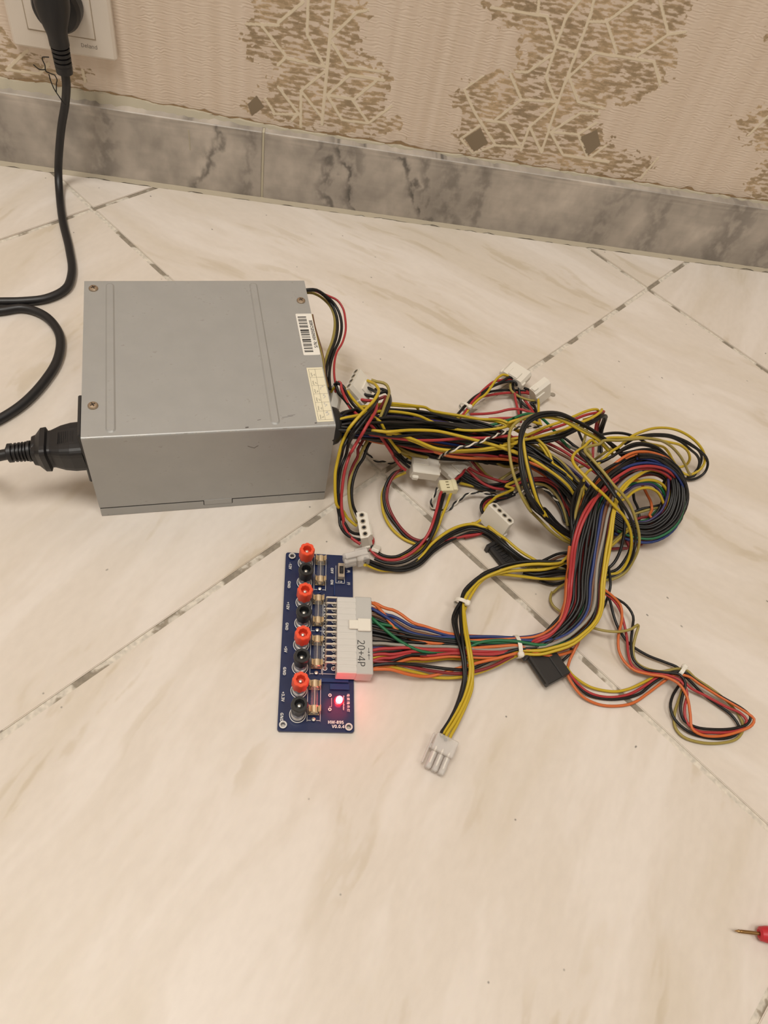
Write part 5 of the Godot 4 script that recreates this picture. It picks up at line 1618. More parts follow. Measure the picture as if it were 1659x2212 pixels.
	wire(diag, "black", [283, 640, 2991, 336, 620, 3001, 366, 610, 3062, 404, 630, 3164, 443, 660, 3242, 498, 680, 3302, 551, 680, 3345, 598, 640, 3373, 655, 550, 3383, 716, 460, 3391, 789, 290, 3292, 844, 240, 3304, 896, 210, 3303])
	wire(diag, "yellow", [328, 620, 2997, 357, 610, 3015, 396, 620, 3093, 437, 640, 3173, 477, 660, 3242, 513, 680, 3285, 551, 700, 3338, 588, 680, 3350, 617, 640, 3366, 653, 580, 3379, 700, 510, 3384, 759, 440, 3389, 786, 310, 3279, 871, 250, 3279, 916, 210, 3265])
	strand(diag, ["brown", "ochre"], [86, 760, 2466, 110, 740, 2569, 138, 720, 2656, 164, 700, 2731, 192, 680, 2840, 210, 640, 2941, 237, 580, 2985], 0.6, 0.5, 0.6)
	ridge_plug(diag, Transform3D(Basis(Vector3(-0.0444, 0.0648, -0.9969), Vector3(0.1272, 0.9901, 0.0587), Vector3(0.9909, -0.1242, -0.0522)), Vector3(0.0989, 0.0200, 0.3280)))
	wire(diag, "maroon", [846, 180, 3326, 800, 170, 3353, 761, 150, 3399, 735, 120, 3460, 728, 90, 3540, 746, 60, 3594, 781, 40, 3665, 845, 30, 3760, 924, 30, 3832, 1003, 40, 3855, 1064, 50, 3863])
	wire(diag, "black", [838, 170, 3337, 774, 160, 3360, 731, 140, 3418, 707, 110, 3489, 707, 80, 3546, 734, 50, 3633, 800, 30, 3727, 890, 20, 3829, 978, 30, 3869, 1048, 40, 3869])
	wire(diag, "yellow", [862, 140, 3334, 781, 120, 3375, 728, 100, 3423, 700, 70, 3484, 700, 50, 3559, 719, 30, 3653, 774, 20, 3755, 863, 20, 3837, 952, 20, 3870, 1031, 30, 3885])

	# plug half hidden behind, and the cream three-way plug with its strand
	var fan := root_node("fan_cable")
	tag(fan, "strand sweeping down from a small cream three-slot plug to a tiny flat white plug", "cable")
	four_pin_plug(fan, Transform3D(Basis(Vector3(-0.7291, 0.0000, 0.6844), Vector3(0.0000, 1.0000, 0.0000), Vector3(-0.6844, 0.0000, -0.7291)), Vector3(0.1252, 0.0090, 0.3193)), false)
	st = begin()
	mbox(st, 0, 0, 0, 9.6, 5.8, 13.0, 0.6)
	mbox(st, 0, 3.0, 4.0, 9.6, 1.0, 3.0, 0.3)
	var cream := put("connector_housing", st.commit(), plain("cream_nylon", rgb(222, 212, 176), 0.45), fan, Transform3D(Basis(Vector3(-0.1491, -0.0000, -0.9888), Vector3(0.0000, 1.0000, -0.0000), Vector3(0.9888, -0.0000, -0.1491)), Vector3(0.1172, 0.0150, 0.3439)), "cream three-slot plug housing")
	st = begin()
	for k in 3:
		mbox(st, -2.5 + k * 2.5, 3.05, -1.0, 0.7, 0.3, 2.2, 0.05)
	put("slot", st.commit(), plain("slot_shade", rgb(116, 104, 70), 0.8), cream)
	wire(fan, "red", [1224, 140, 3366, 1263, 140, 3329, 1301, 130, 3278, 1324, 120, 3221])
	wire(fan, "black", [1238, 140, 3390, 1275, 130, 3352, 1269, 120, 3307, 1252, 110, 3281])
	wire(fan, "red", [1131, 150, 3466, 1108, 160, 3519, 1095, 160, 3570, 1079, 160, 3639, 1063, 150, 3700, 1044, 140, 3766, 1024, 120, 3820, 1001, 100, 3861, 956, 80, 3922, 896, 60, 3977, 818, 50, 4023, 730, 50, 4036, 660, 50, 4012, 611, 60, 3967])
	wire(fan, "black", [1154, 140, 3469, 1138, 140, 3520, 1120, 140, 3584, 1103, 140, 3647, 1090, 130, 3707, 1071, 120, 3768, 1047, 100, 3834, 992, 80, 3935, 922, 60, 4000, 835, 50, 4047, 730, 50, 4061, 643, 50, 4034])
	wire(fan, "black", [1140, 130, 3482, 1121, 130, 3546, 1110, 120, 3608, 1088, 110, 3688, 1069, 90, 3749, 1038, 80, 3816, 944, 60, 3896, 874, 40, 3952, 795, 30, 3993, 707, 30, 3991, 644, 40, 3952, 616, 50, 3920])
	wire(fan, "yellow", [1198, 130, 3476, 1179, 130, 3528, 1157, 120, 3591, 1136, 110, 3641, 1115, 100, 3697, 1108, 80, 3720, 1074, 60, 3800, 1002, 40, 3894, 912, 30, 3954, 824, 20, 3985, 735, 20, 3998])
	st = begin()
	mbox(st, 0, 0, 0, 5.4, 9.5, 2.4, 0.4)
	mbox(st, 0, -1.0, 1.3, 3.4, 5.0, 0.6, 0.2)
	put("floppy_housing", st.commit(), nylon(), fan, Transform3D(Basis(Vector3(0.9400, 0.0000, 0.3400), Vector3(-0.2700, 0.6200, 0.7350), Vector3(-0.2100, -0.7800, 0.5800)), Vector3(0.0656, 0.0050, 0.3952)), "tiny flat white plug")

	# processor cable with the clear four-way plug lying on the corner of the board
	var four := root_node("processor_cable")
	tag(four, "black and yellow strand ending in a clear four-way plug resting on the board corner", "cable")
	clear_block(four, Transform3D(Basis(Vector3(0.2881, 0.0000, 0.9576), Vector3(-0.1097, 0.9934, 0.0330), Vector3(-0.9513, -0.1145, 0.2862)), Vector3(0.0506, 0.0130, 0.4090)), 2, 2, 17.0)
	wire(four, "black", [565, 140, 4091, 589, 120, 4090, 662, 90, 4100, 726, 70, 4105, 832, 60, 4098, 938, 60, 4049, 1040, 60, 3939, 1145, 60, 3837, 1250, 60, 3767, 1352, 70, 3731, 1452, 100, 3779, 1564, 140, 3919, 1705, 100, 3994, 1811, 60, 3994])
	wire(four, "black", [565, 140, 4117, 582, 110, 4104, 664, 80, 4119, 746, 50, 4114, 853, 40, 4104, 960, 40, 4050, 1063, 40, 3935, 1167, 40, 3847, 1273, 40, 3784, 1369, 40, 3743, 1461, 40, 3761, 1572, 40, 3868, 1691, 40, 3967, 1780, 40, 4001])
	wire(four, "black", [568, 120, 4092, 585, 90, 4082, 657, 70, 4101, 746, 50, 4101, 853, 40, 4075, 950, 50, 4017, 1050, 60, 3917, 1143, 70, 3826, 1249, 70, 3752, 1363, 70, 3709, 1459, 110, 3768, 1563, 150, 3903, 1695, 110, 3977, 1800, 70, 3981])
	wire(four, "yellow", [568, 120, 4131, 590, 90, 4116, 667, 60, 4124, 750, 30, 4109, 855, 30, 4084, 950, 50, 4017, 1040, 70, 3898, 1130, 90, 3816, 1235, 90, 3743, 1358, 90, 3706, 1452, 110, 3748, 1448, 150, 3758, 1505, 150, 3806, 1575, 140, 3852, 1643, 130, 3909, 1708, 120, 3949, 1774, 110, 3980, 1816, 110, 4013])
	wire(four, "yellow", [1371, 80, 3693, 1452, 80, 3739, 1490, 80, 3745, 1536, 80, 3806, 1577, 80, 3861, 1621, 70, 3909, 1691, 60, 3958, 1742, 50, 3985])
	wire(four, "red", [1067, 40, 3856, 1187, 40, 3819, 1310, 40, 3781, 1405, 40, 3756, 1480, 50, 3728])
	wire(four, "maroon", [1303, 30, 3790, 1377, 30, 3766, 1444, 40, 3742, 1501, 50, 3719])

	# six-way cable: loops at the far right, then down the tiles to the clear six-way plug
	var six := root_node("graphics_cable")
	tag(six, "yellow and black wires ending in a clear six-way plug alone on bare tile", "cable")
	clear_block(six, Transform3D(Basis(Vector3(0.9088, 0.0000, 0.4172), Vector3(-0.0658, 0.9875, 0.1433), Vector3(-0.4120, -0.1577, 0.8974)), Vector3(0.1033, 0.0070, 0.5353)), 3, 2, 21.0, true)
	cable_tie(six, Transform3D(Basis(Vector3(0.9523, -0.0000, 0.3051), Vector3(0.0000, 1.0000, 0.0000), Vector3(-0.3051, 0.0000, 0.9523)), Vector3(0.1215, 0.0110, 0.4359)), 4.2, 3.6)
	wire(six, "black", [1059, 90, 5258, 1046, 90, 5232, 1095, 90, 5151, 1151, 90, 5049, 1194, 100, 4930, 1199, 120, 4833, 1182, 150, 4721, 1157, 140, 4598, 1147, 130, 4496, 1176, 120, 4416, 1210, 120, 4360, 1240, 120, 4276, 1304, 130, 4204, 1387, 140, 4139, 1492, 150, 4087, 1542, 170, 4072, 1641, 180, 4049, 1749, 190, 4040, 1856, 200, 4040, 1923, 210, 4040, 1976, 220, 4030])
	wire(six, "black", [1069, 80, 5274, 1062, 80, 5228, 1126, 80, 5128, 1176, 90, 5020, 1208, 100, 4901, 1206, 140, 4793, 1194, 160, 4685, 1196, 140, 4554, 1205, 120, 4429, 1221, 110, 4354, 1265, 110, 4252, 1339, 120, 4179, 1443, 130, 4119, 1521, 140, 4073, 1621, 150, 4050, 1749, 150, 4031, 1877, 150, 4023, 1992, 150, 4004])
	wire(six, "black", [1050, 70, 5244, 1042, 70, 5230, 1090, 70, 5162, 1141, 70, 5070, 1189, 80, 4942, 1204, 110, 4848, 1190, 140, 4735, 1174, 130, 4602, 1174, 110, 4490, 1199, 100, 4399, 1221, 100, 4343, 1299, 110, 4232, 1369, 130, 4146, 1470, 140, 4094, 1569, 150, 4063])
	wire(six, "yellow", [1048, 90, 5244, 1046, 90, 5241, 1094, 90, 5168, 1165, 90, 5057, 1222, 100, 4929, 1237, 130, 4835, 1222, 170, 4727, 1216, 150, 4578, 1223, 120, 4449, 1230, 110, 4353, 1298, 110, 4243, 1369, 120, 4175, 1466, 140, 4127, 1563, 160, 4092, 1658, 180, 4073, 1756, 190, 4062, 1853, 200, 4060, 1922, 210, 4047, 1972, 230, 4003, 2020, 240, 3965])
	wire(six, "yellow", [1071, 90, 5257, 1067, 90, 5248, 1121, 90, 5167, 1198, 90, 5038, 1246, 100, 4918, 1257, 120, 4830, 1240, 160, 4731, 1231, 140, 4583, 1230, 120, 4449, 1236, 110, 4353, 1346, 110, 4193, 1447, 120, 4136, 1571, 130, 4101, 1694, 140, 4088, 1818, 150, 4077, 1916, 170, 4051, 1984, 180, 4017])
	wire(six, "yellow", [1093, 80, 5268, 1093, 80, 5253, 1136, 80, 5181, 1209, 80, 5043, 1252, 90, 4933, 1249, 120, 4840, 1235, 150, 4737, 1228, 130, 4578, 1233, 100, 4428, 1375, 100, 4177, 1479, 100, 4117, 1633, 90, 4110, 1787, 80, 4111, 1915, 80, 4106, 2000, 90, 4096, 2092, 100, 4075])
	strand(six, ["black", "dark", "black", "black"], [1691, 80, 4069, 1762, 90, 4088, 1858, 110, 4077, 1932, 120, 4066, 2004, 130, 4071, 2080, 130, 4076, 2043, 130, 4092, 2157, 130, 4083, 2277, 130, 4051], 2.6, 0.3)
	wire(six, "black", [1823, 40, 4103, 1866, 30, 4113, 1921, 30, 4120, 1987, 40, 4106, 2055, 60, 4083])
	wire(six, "black", [1718, 40, 4044, 1757, 40, 4060, 1807, 40, 4064, 1907, 60, 4039])
	wire(six, "black", [1835, 110, 3983, 1887, 120, 3956, 1938, 130, 3932, 1988, 140, 3922, 2030, 150, 3924, 2092, 160, 3933])
	wire(six, "brown", [1891, 100, 3975, 1954, 110, 3944, 2015, 120, 3927, 2082, 120, 3904])
	strand(six, ["ochre", "black", "ochre"], [1716, 100, 4022, 1799, 110, 4026, 1882, 130, 4036, 1983, 130, 4045, 2065, 130, 4043, 2045, 140, 4055, 2158, 140, 4056, 2283, 120, 4045], 2.2, 0.3)

	var loops := root_node("looping_cable")
	tag(loops, "yellow and black wires thrown in wide loops beyond the round coil", "cable")
	wire(loops, "ochre", [2157, 180, 4111, 2292, 90, 4090, 2378, 90, 4064, 2437, 130, 4032, 2472, 200, 3977, 2478, 280, 3936, 2462, 360, 3882, 2404, 460, 3797, 2336, 540, 3736, 2252, 600, 3686, 2215, 620, 3672, 2133, 660, 3592, 2076, 680, 3530, 2036, 690, 3483, 2010, 690, 3443, 2018, 680, 3406, 2069, 660, 3361, 2164, 630, 3303, 2224, 600, 3239, 2350, 580, 3206, 2451, 560, 3167, 2626, 520, 3101, 2770, 460, 3054, 2904, 380, 3035, 3009, 300, 3045, 3090, 220, 3059, 3161, 140, 3069, 3205, 100, 3055])
	wire(loops, "yellow", [2136, 180, 4086, 2300, 100, 4051, 2385, 140, 4042, 2428, 220, 3976, 2430, 300, 3898, 2393, 380, 3841, 2322, 460, 3794, 2215, 540, 3759, 2124, 600, 3722, 2046, 640, 3692, 2057, 660, 3736, 1968, 680, 3638, 1915, 680, 3555, 1923, 660, 3478, 1970, 640, 3407, 2049, 610, 3329, 2141, 580, 3229, 2191, 550, 3239, 2287, 530, 3152, 2370, 520, 3126, 2469, 510, 3107, 2589, 490, 3073, 2731, 450, 3043, 2883, 400, 3008, 3013, 340, 2971, 3113, 270, 2964, 3168, 190, 2975, 3170, 120, 2979, 3123, 90, 2980, 3085, 100, 2958, 3042, 140, 2898, 2992, 170, 2861, 2925, 200, 2871, 2830, 240, 2900])
	wire(loops, "yellow", [2099, 300, 3766, 2134, 400, 3404, 2181, 460, 3379, 2253, 500, 3315, 2315, 510, 3255, 2381, 510, 3206, 2458, 500, 3126, 2534, 490, 3059, 2614, 470, 3000, 2694, 450, 2947, 2780, 420, 2895, 2877, 390, 2853, 2972, 360, 2826, 3058, 330, 2816, 3139, 300, 2825, 3219, 260, 2842, 3282, 220, 2873, 3327, 170, 2903, 3340, 120, 2944, 3303, 80, 2988, 3222, 50, 3019, 3170, 50, 2999, 3121, 70, 2953, 3079, 100, 2907])
	wire(loops, "black", [2192, 500, 3160, 2258, 480, 3093, 2326, 460, 3046, 2417, 450, 3015, 2499, 440, 3003, 2572, 430, 3011, 2659, 410, 3033, 2748, 380, 3069, 2832, 340, 3098])
	wire(loops, "black", [2177, 460, 3340, 2236, 500, 3344, 2319, 530, 3304, 2419, 540, 3226, 2514, 530, 3172, 2627, 500, 3140, 2723, 460, 3130, 2821, 400, 3140, 2910, 340, 3166, 2991, 270, 3201])
	wire(loops, "black", [2208, 440, 3334, 2285, 480, 3309, 2371, 510, 3255, 2467, 520, 3204, 2578, 500, 3153, 2693, 460, 3134, 2803, 400, 3142, 2896, 340, 3175])
	wire(loops, "black", [2398, 460, 3232, 2477, 480, 3218, 2574, 490, 3190, 2670, 470, 3166, 2771, 430, 3163, 2873, 370, 3180])
	wire(loops, "ochre", [2347, 440, 3250, 2445, 480, 3181, 2553, 490, 3134, 2649, 470, 3105, 2760, 420, 3107, 2854, 360, 3111])
	wire(loops, "black", [2490, 420, 3091, 2593, 440, 3027, 2696, 430, 2982, 2803, 410, 2946, 2915, 380, 2916, 3011, 350, 2910, 3112, 310, 2908, 3228, 250, 2919, 3328, 180, 2925, 3371, 120, 2948, 3366, 70, 2985, 3323, 40, 3019, 3251, 30, 3048, 3176, 30, 3043, 3119, 50, 3027])
	wire(loops, "black", [2585, 420, 3029, 2700, 420, 2986, 2813, 400, 2951, 2930, 370, 2926, 3036, 330, 2927, 3130, 280, 2948, 3230, 210, 2946, 3280, 150, 2952, 3296, 90, 2971, 3272, 40, 3017, 3219, 30, 3023])
	wire(loops, "black", [2660, 400, 2996, 2785, 390, 2939, 2897, 370, 2911, 3010, 340, 2909, 3153, 280, 2908, 3247, 230, 2915, 3301, 160, 2928, 3307, 100, 2955, 3271, 50, 3003])
	wire(loops, "black", [2184, 140, 4048, 2287, 140, 4029, 2336, 170, 3993, 2384, 200, 3913, 2416, 230, 3816, 2430, 260, 3731, 2419, 300, 3672, 2378, 360, 3641, 2333, 400, 3598, 2283, 420, 3553])
	wire(loops, "black", [2192, 120, 4053, 2314, 110, 4037, 2380, 120, 4010, 2448, 150, 3933, 2482, 180, 3864, 2487, 220, 3792, 2466, 260, 3727])
	wire(loops, "black", [2199, 620, 3755, 2119, 650, 3640, 2056, 660, 3547, 2018, 660, 3479, 1996, 640, 3417, 2053, 600, 3327, 2140, 560, 3219])
	wire(loops, "black", [2281, 90, 4072, 2355, 110, 4055, 2419, 150, 4023, 2446, 220, 3985, 2438, 300, 3952, 2442, 340, 3894, 2412, 400, 3846, 2352, 480, 3794, 2276, 550, 3749, 2202, 600, 3691, 2176, 630, 3648, 2109, 650, 3558, 2055, 650, 3491])
	strand(loops, ["yellow", "ochre"], [2215, 60, 3889, 2273, 80, 3861, 2321, 100, 3835, 2369, 120, 3809, 2414, 150, 3771, 2461, 180, 3728, 2500, 200, 3697], 1.5, 0.4)

	# big standing loop over the middle
	var arch := root_node("standing_cable")
	tag(arch, "tall standing loop of black and yellow wires arching over the middle of the tangle", "cable")
	wire(arch, "ochre", [2101, 120, 3850, 2053, 140, 3838, 1980, 160, 3821, 1892, 200, 3790, 1786, 270, 3745, 1686, 340, 3702, 1624, 410, 3650, 1683, 390, 3771, 1603, 470, 3724, 1544, 540, 3652, 1507, 590, 3581, 1486, 630, 3495, 1480, 670, 3375, 1500, 690, 3295, 1568, 700, 3219, 1639, 700, 3174, 1682, 700, 3159, 1758, 690, 3152, 1875, 670, 3138, 1965, 640, 3136, 2082, 600, 3158, 2211, 540, 3167, 2306, 480, 3198, 2362, 440, 3225])
	wire(arch, "yellow", [2090, 130, 3827, 2056, 140, 3820, 1981, 170, 3792, 1886, 230, 3756, 1809, 310, 3698, 1741, 380, 3646, 1784, 370, 3782, 1714, 450, 3722, 1662, 520, 3630, 1616, 590, 3514, 1593, 640, 3404, 1585, 670, 3330, 1601, 690, 3270, 1638, 700, 3222, 1689, 700, 3183, 1767, 690, 3157, 1884, 660, 3141, 1972, 630, 3149, 2099, 580, 3169, 2213, 530, 3178, 2313, 470, 3215])
	strand(arch, ["black", "black", "black"], [2080, 160, 3817, 2048, 170, 3797, 1962, 200, 3771, 1821, 280, 3724, 1698, 360, 3673, 1664, 400, 3639, 1745, 410, 3778, 1663, 490, 3743, 1610, 540, 3680, 1573, 600, 3581, 1557, 650, 3472, 1566, 690, 3350, 1606, 710, 3254, 1670, 720, 3197, 1752, 720, 3157, 1846, 710, 3132, 1951, 680, 3130, 2069, 640, 3139, 2196, 580, 3156, 2304, 520, 3178, 2396, 470, 3205, 2462, 430, 3238], 1.5, 0.3)
	strand(arch, ["black", "dark"], [1612, 580, 3353, 1659, 500, 3470, 1711, 430, 3607, 1774, 360, 3730, 1834, 270, 3656, 1921, 220, 3716, 2018, 180, 3765, 2074, 160, 3788], 1.4, 0.3)
	wire(arch, "ochre", [1723, 680, 3135, 1808, 670, 3137, 1909, 650, 3136, 2013, 620, 3145, 2117, 580, 3153, 2215, 530, 3168, 2292, 490, 3195, 2338, 460, 3217])

	# plug with four round sockets and its wires
	var low := root_node("low_cable")
	tag(low, "low red and black strand on the tiles feeding a plug with four dark holes", "cable")
	four_pin_plug(low, Transform3D(Basis(Vector3(0.6486, 0.0000, 0.7611), Vector3(0.7419, -0.2232, -0.6322), Vector3(0.1699, 0.9748, -0.1448)), Vector3(0.1522, 0.0130, 0.3690)), true)
	wire(low, "black", [1446, 90, 3622, 1422, 110, 3595, 1420, 120, 3553, 1448, 120, 3506, 1493, 120, 3473, 1567, 110, 3455, 1650, 110, 3433, 1679, 110, 3390, 1617, 110, 3359, 1721, 120, 3322])
	wire(low, "maroon", [1458, 90, 3609, 1440, 100, 3568, 1449, 110, 3531, 1489, 110, 3495, 1554, 100, 3462, 1631, 100, 3441])
	wire(low, "yellow", [1460, 100, 3609, 1443, 120, 3591, 1468, 130, 3549, 1514, 130, 3500, 1535, 130, 3477, 1620, 130, 3427, 1684, 130, 3381, 1617, 140, 3375, 1707, 150, 3320, 1762, 160, 3289])
	wire(low, "black", [1507, 80, 3510, 1564, 80, 3472, 1637, 80, 3439, 1706, 80, 3400])
	wire(low, "yellow", [1435, 70, 3635, 1409, 60, 3658, 1382, 60, 3676, 1359, 50, 3672])
	wire(low, "red", [1332, 110, 3212, 1380, 100, 3259, 1433, 90, 3305, 1493, 80, 3337, 1561, 80, 3358, 1627, 80, 3358, 1679, 90, 3346, 1641, 100, 3365, 1721, 120, 3329, 1772, 140, 3302, 1837, 160, 3293, 1923, 180, 3299, 1995, 190, 3344, 2040, 180, 3396, 2067, 160, 3462, 2089, 130, 3515, 2114, 90, 3561])
	wire(low, "red", [1341, 120, 3206, 1401, 110, 3238, 1483, 100, 3267, 1566, 90, 3283, 1641, 90, 3298, 1693, 100, 3293, 1696, 110, 3331, 1769, 130, 3305, 1844, 140, 3294, 1924, 160, 3303, 1995, 160, 3344, 2040, 150, 3394, 2065, 130, 3461, 2094, 90, 3513])
	strand(low, ["black", "black", "black"], [1287, 90, 3242, 1352, 80, 3267, 1434, 70, 3303, 1512, 70, 3334, 1595, 70, 3318, 1679, 80, 3277, 1650, 90, 3315, 1709, 120, 3284, 1763, 150, 3254], 2.2, 0.4)
	strand(low, ["black", "ochre", "black"], [1755, 100, 3324, 1833, 120, 3303, 1912, 130, 3309, 1973, 130, 3341, 2023, 120, 3400, 2064, 100, 3472, 2094, 70, 3562, 2108, 50, 3623], 1.8, 0.4)
	wire(low, "black", [1949, 80, 3327, 1983, 90, 3370, 2033, 80, 3435, 2068, 60, 3508, 2086, 40, 3581, 2109, 40, 3592, 2111, 50, 3660, 2100, 80, 3753])
	wire(low, "yellow", [1295, 40, 3309, 1362, 30, 3311, 1416, 30, 3318, 1481, 30, 3318, 1567, 40, 3312])
	strand(low, ["black", "black"], [1275, 70, 3255, 1338, 50, 3279, 1403, 40, 3304, 1477, 40, 3335, 1571, 50, 3345], 1.4, 0.4)
	wire(low, "ochre", [1386, 180, 3191, 1437, 140, 3223, 1493, 90, 3239, 1551, 60, 3246])
	wire(low, "maroon", [1362, 170, 3189, 1411, 140, 3220, 1468, 100, 3249])
	wire(low, "ochre", [1600, 40, 3249, 1635, 60, 3233, 1679, 100, 3218, 1715, 130, 3204])
	wire(low, "black", [1429, 180, 3189, 1489, 160, 3190, 1539, 180, 3179, 1571, 200, 3181])

	# hidden black flat plug on its strand
	var sata := root_node("drive_cable")
	tag(sata, "thin orange, red, black and ochre wires looping over the tiles into a flat black plug", "cable")
	flat_black_plug(sata, Transform3D(Basis(Vector3(0.4851, 0.0000, 0.8745), Vector3(0.0000, 1.0000, -0.0000), Vector3(-0.8745, 0.0000, 0.4851)), Vector3(0.1762, 0.0090, 0.4756)), false)
	sata.get_child(0).scale = Vector3(1.12, 1.1, 1.35)
	wire(sata, "yellow", [1894, 90, 4763, 1931, 70, 4803, 2001, 40, 4838, 2064, 30, 4867, 2148, 20, 4881, 2240, 20, 4885, 2337, 20, 4862, 2435, 30, 4819, 2514, 40, 4782, 2590, 50, 4763], 0.95)
	wire(sata, "red", [1892, 90, 4777, 1936, 70, 4830, 2003, 40, 4883, 2074, 30, 4916, 2195, 20, 4926, 2329, 20, 4899, 2450, 30, 4837, 2537, 50, 4784, 2633, 60, 4760, 2691, 70, 4775, 2745, 60, 4842, 2859, 50, 4896, 2983, 50, 4963, 3067, 50, 4999, 3100, 50, 5046, 3063, 40, 5093, 2976, 30, 5120, 2852, 30, 5131, 2727, 40, 5125, 2671, 50, 5075, 2667, 70, 4994, 2699, 90, 4901, 2672, 100, 4824, 2584, 90, 4779, 2466, 70, 4764, 2376, 60, 4723, 2361, 60, 4639, 2370, 70, 4526, 2360, 90, 4417, 2337, 110, 4317, 2273, 140, 4255, 2211, 160, 4229], 0.95)
	wire(sata, "black", [1906, 80, 4768, 1958, 50, 4853, 2029, 30, 4914, 2147, 20, 4938, 2277, 20, 4930, 2406, 20, 4890, 2506, 40, 4819, 2581, 60, 4777, 2654, 80, 4748, 2723, 90, 4757, 2793, 80, 4801, 2878, 70, 4857, 2984, 70, 4920, 3080, 70, 4978, 3128, 60, 5026, 3091, 50, 5073, 3004, 40, 5100, 2860, 40, 5113, 2733, 40, 5103, 2655, 50, 5067, 2637, 70, 5004, 2664, 90, 4912, 2692, 110, 4836, 2668, 110, 4782, 2551, 90, 4762, 2444, 70, 4737, 2386, 70, 4679, 2383, 80, 4578, 2409, 100, 4458, 2428, 110, 4372, 2384, 130, 4303, 2288, 150, 4254, 2207, 170, 4224], 0.95)
	wire(sata, "orange", [1889, 80, 4787, 1926, 60, 4859, 1994, 40, 4937, 2103, 20, 4977, 2220, 20, 4983, 2345, 20, 4956, 2468, 30, 4882, 2568, 50, 4815, 2648, 80, 4772, 2736, 90, 4780, 2814, 80, 4827, 2917, 70, 4887, 3023, 70, 4950, 3109, 70, 5008, 3141, 70, 5042, 3121, 60, 5079, 3037, 40, 5116, 2892, 30, 5152, 2757, 40, 5152, 2697, 50, 5117, 2696, 70, 5037, 2686, 100, 4932, 2650, 110, 4852, 2574, 100, 4800, 2468, 80, 4777, 2375, 70, 4750, 2322, 60, 4688, 2294, 70, 4618, 2300, 90, 4520, 2338, 110, 4408, 2340, 130, 4306, 2275, 160, 4250, 2214, 180, 4219], 0.95)
	wire(sata, "black", [2220, 160, 4207, 2252, 140, 4236, 2276, 120, 4280, 2295, 90, 4351, 2323, 70, 4450, 2385, 50, 4545, 2503, 40, 4621, 2627, 40, 4667, 2708, 50, 4709, 2730, 50, 4774, 2670, 50, 4842, 2615, 50, 4909, 2583, 50, 4982, 2598, 40, 5057, 2677, 30, 5129, 2802, 20, 5161, 2942, 20, 5159, 3021, 30, 5127, 3045, 30, 5077, 3011, 30, 5004, 2941, 30, 4948, 2849, 40, 4884, 2772, 60, 4813, 2715, 70, 4754], 0.95)
	wire(sata, "ochre", [2003, 60, 4121, 1944, 50, 4159, 1897, 50, 4202, 1895, 50, 4195, 1873, 50, 4249, 1885, 50, 4299, 1936, 50, 4347, 2026, 60, 4416, 2129, 90, 4471, 2210, 110, 4498, 2305, 130, 4504, 2381, 140, 4484, 2431, 140, 4451, 2439, 130, 4456, 2419, 100, 4517, 2397, 70, 4602, 2406, 50, 4670, 2455, 40, 4710, 2582, 40, 4736, 2681, 60, 4719, 2750, 70, 4729, 2801, 60, 4774, 2911, 40, 4835, 3009, 30, 4913, 3075, 20, 5002, 3083, 20, 5081, 3017, 20, 5158, 2895, 20, 5193, 2747, 20, 5195, 2637, 20, 5161, 2601, 20, 5103, 2613, 30, 5018, 2665, 50, 4915, 2711, 60, 4825], 0.95)
	wire(sata, "black", [2296, 160, 4018, 2312, 120, 4075, 2320, 90, 4128, 2301, 70, 4193, 2264, 40, 4275, 2231, 30, 4314, 2187, 30, 4343], 0.95)
	wire(sata, "black", [1845, 60, 4741, 1901, 60, 4698, 1939, 80, 4663, 1946, 100, 4631], 0.95)
	wire(sata, "orange", [1901, 80, 4776, 1928, 90, 4709, 1954, 120, 4659, 1986, 150, 4578, 2018, 180, 4496], 0.95)
	cable_tie(sata, Transform3D(Basis(Vector3(0.6424, 0.0000, -0.7664), Vector3(0.0000, 1.0000, 0.0000), Vector3(0.7664, 0.0000, 0.6424)), Vector3(0.2702, 0.0080, 0.4745)), 3.4, 2.6)
	var hidden := root_node("spare_plug_cable")
	tag(hidden, "dark ribbed plug half hidden under a black and yellow strand on the tile", "cable")
	flat_black_plug(hidden, Transform3D(Basis(Vector3(0.5533, -0.0000, 0.8330), Vector3(0.0000, 1.0000, 0.0000), Vector3(-0.8330, -0.0000, 0.5533)), Vector3(0.1571, 0.0040, 0.3913)))
	strand(hidden, ["black", "black"], [1591, 70, 3900, 1636, 60, 3937, 1679, 60, 3967, 1738, 60, 3991, 1805, 70, 4002], 1.4, 0.4)

	# thin sensor pair
	var pair := root_node("sensor_pair")
	tag(pair, "thin twisted black and white wire pair winding past the cream plug", "wire")
	twisted_pair(pair, [509, 120, 3063, 572, 80, 3120, 625, 40, 3148, 676, 20, 3156, 744, 20, 3161, 810, 30, 3161, 868, 80, 3169, 913, 140, 3199])
	twisted_pair(pair, [1054, 340, 3334, 1075, 420, 3370, 1104, 570, 3443, 1174, 590, 3417, 1247, 600, 3395, 1336, 600, 3343, 1419, 590, 3286, 1645, 490, 3098, 1719, 470, 3067, 1794, 450, 3034, 1875, 420, 2994])
	twisted_pair(pair, [1098, 140, 3450, 1080, 120, 3481, 1065, 100, 3519, 1060, 70, 3542, 1076, 30, 3550, 1117, 10, 3553, 1159, 10, 3555, 1202, 10, 3542, 1244, 20, 3497, 1304, 50, 3448, 1354, 70, 3422, 1406, 80, 3411, 1476, 80, 3410, 1559, 70, 3413, 1628, 70, 3424, 1686, 80, 3406, 1622, 80, 3402, 1696, 90, 3394, 1810, 90, 3350, 1898, 100, 3321, 1952, 100, 3335, 2007, 100, 3407, 2070, 90, 3458, 2124, 80, 3484, 2154, 80, 3506])

	# two white plugs beyond the trunk
	var far := root_node("far_cable")
	tag(far, "red, yellow and black wires with two white plugs standing beyond the main trunk", "cable")
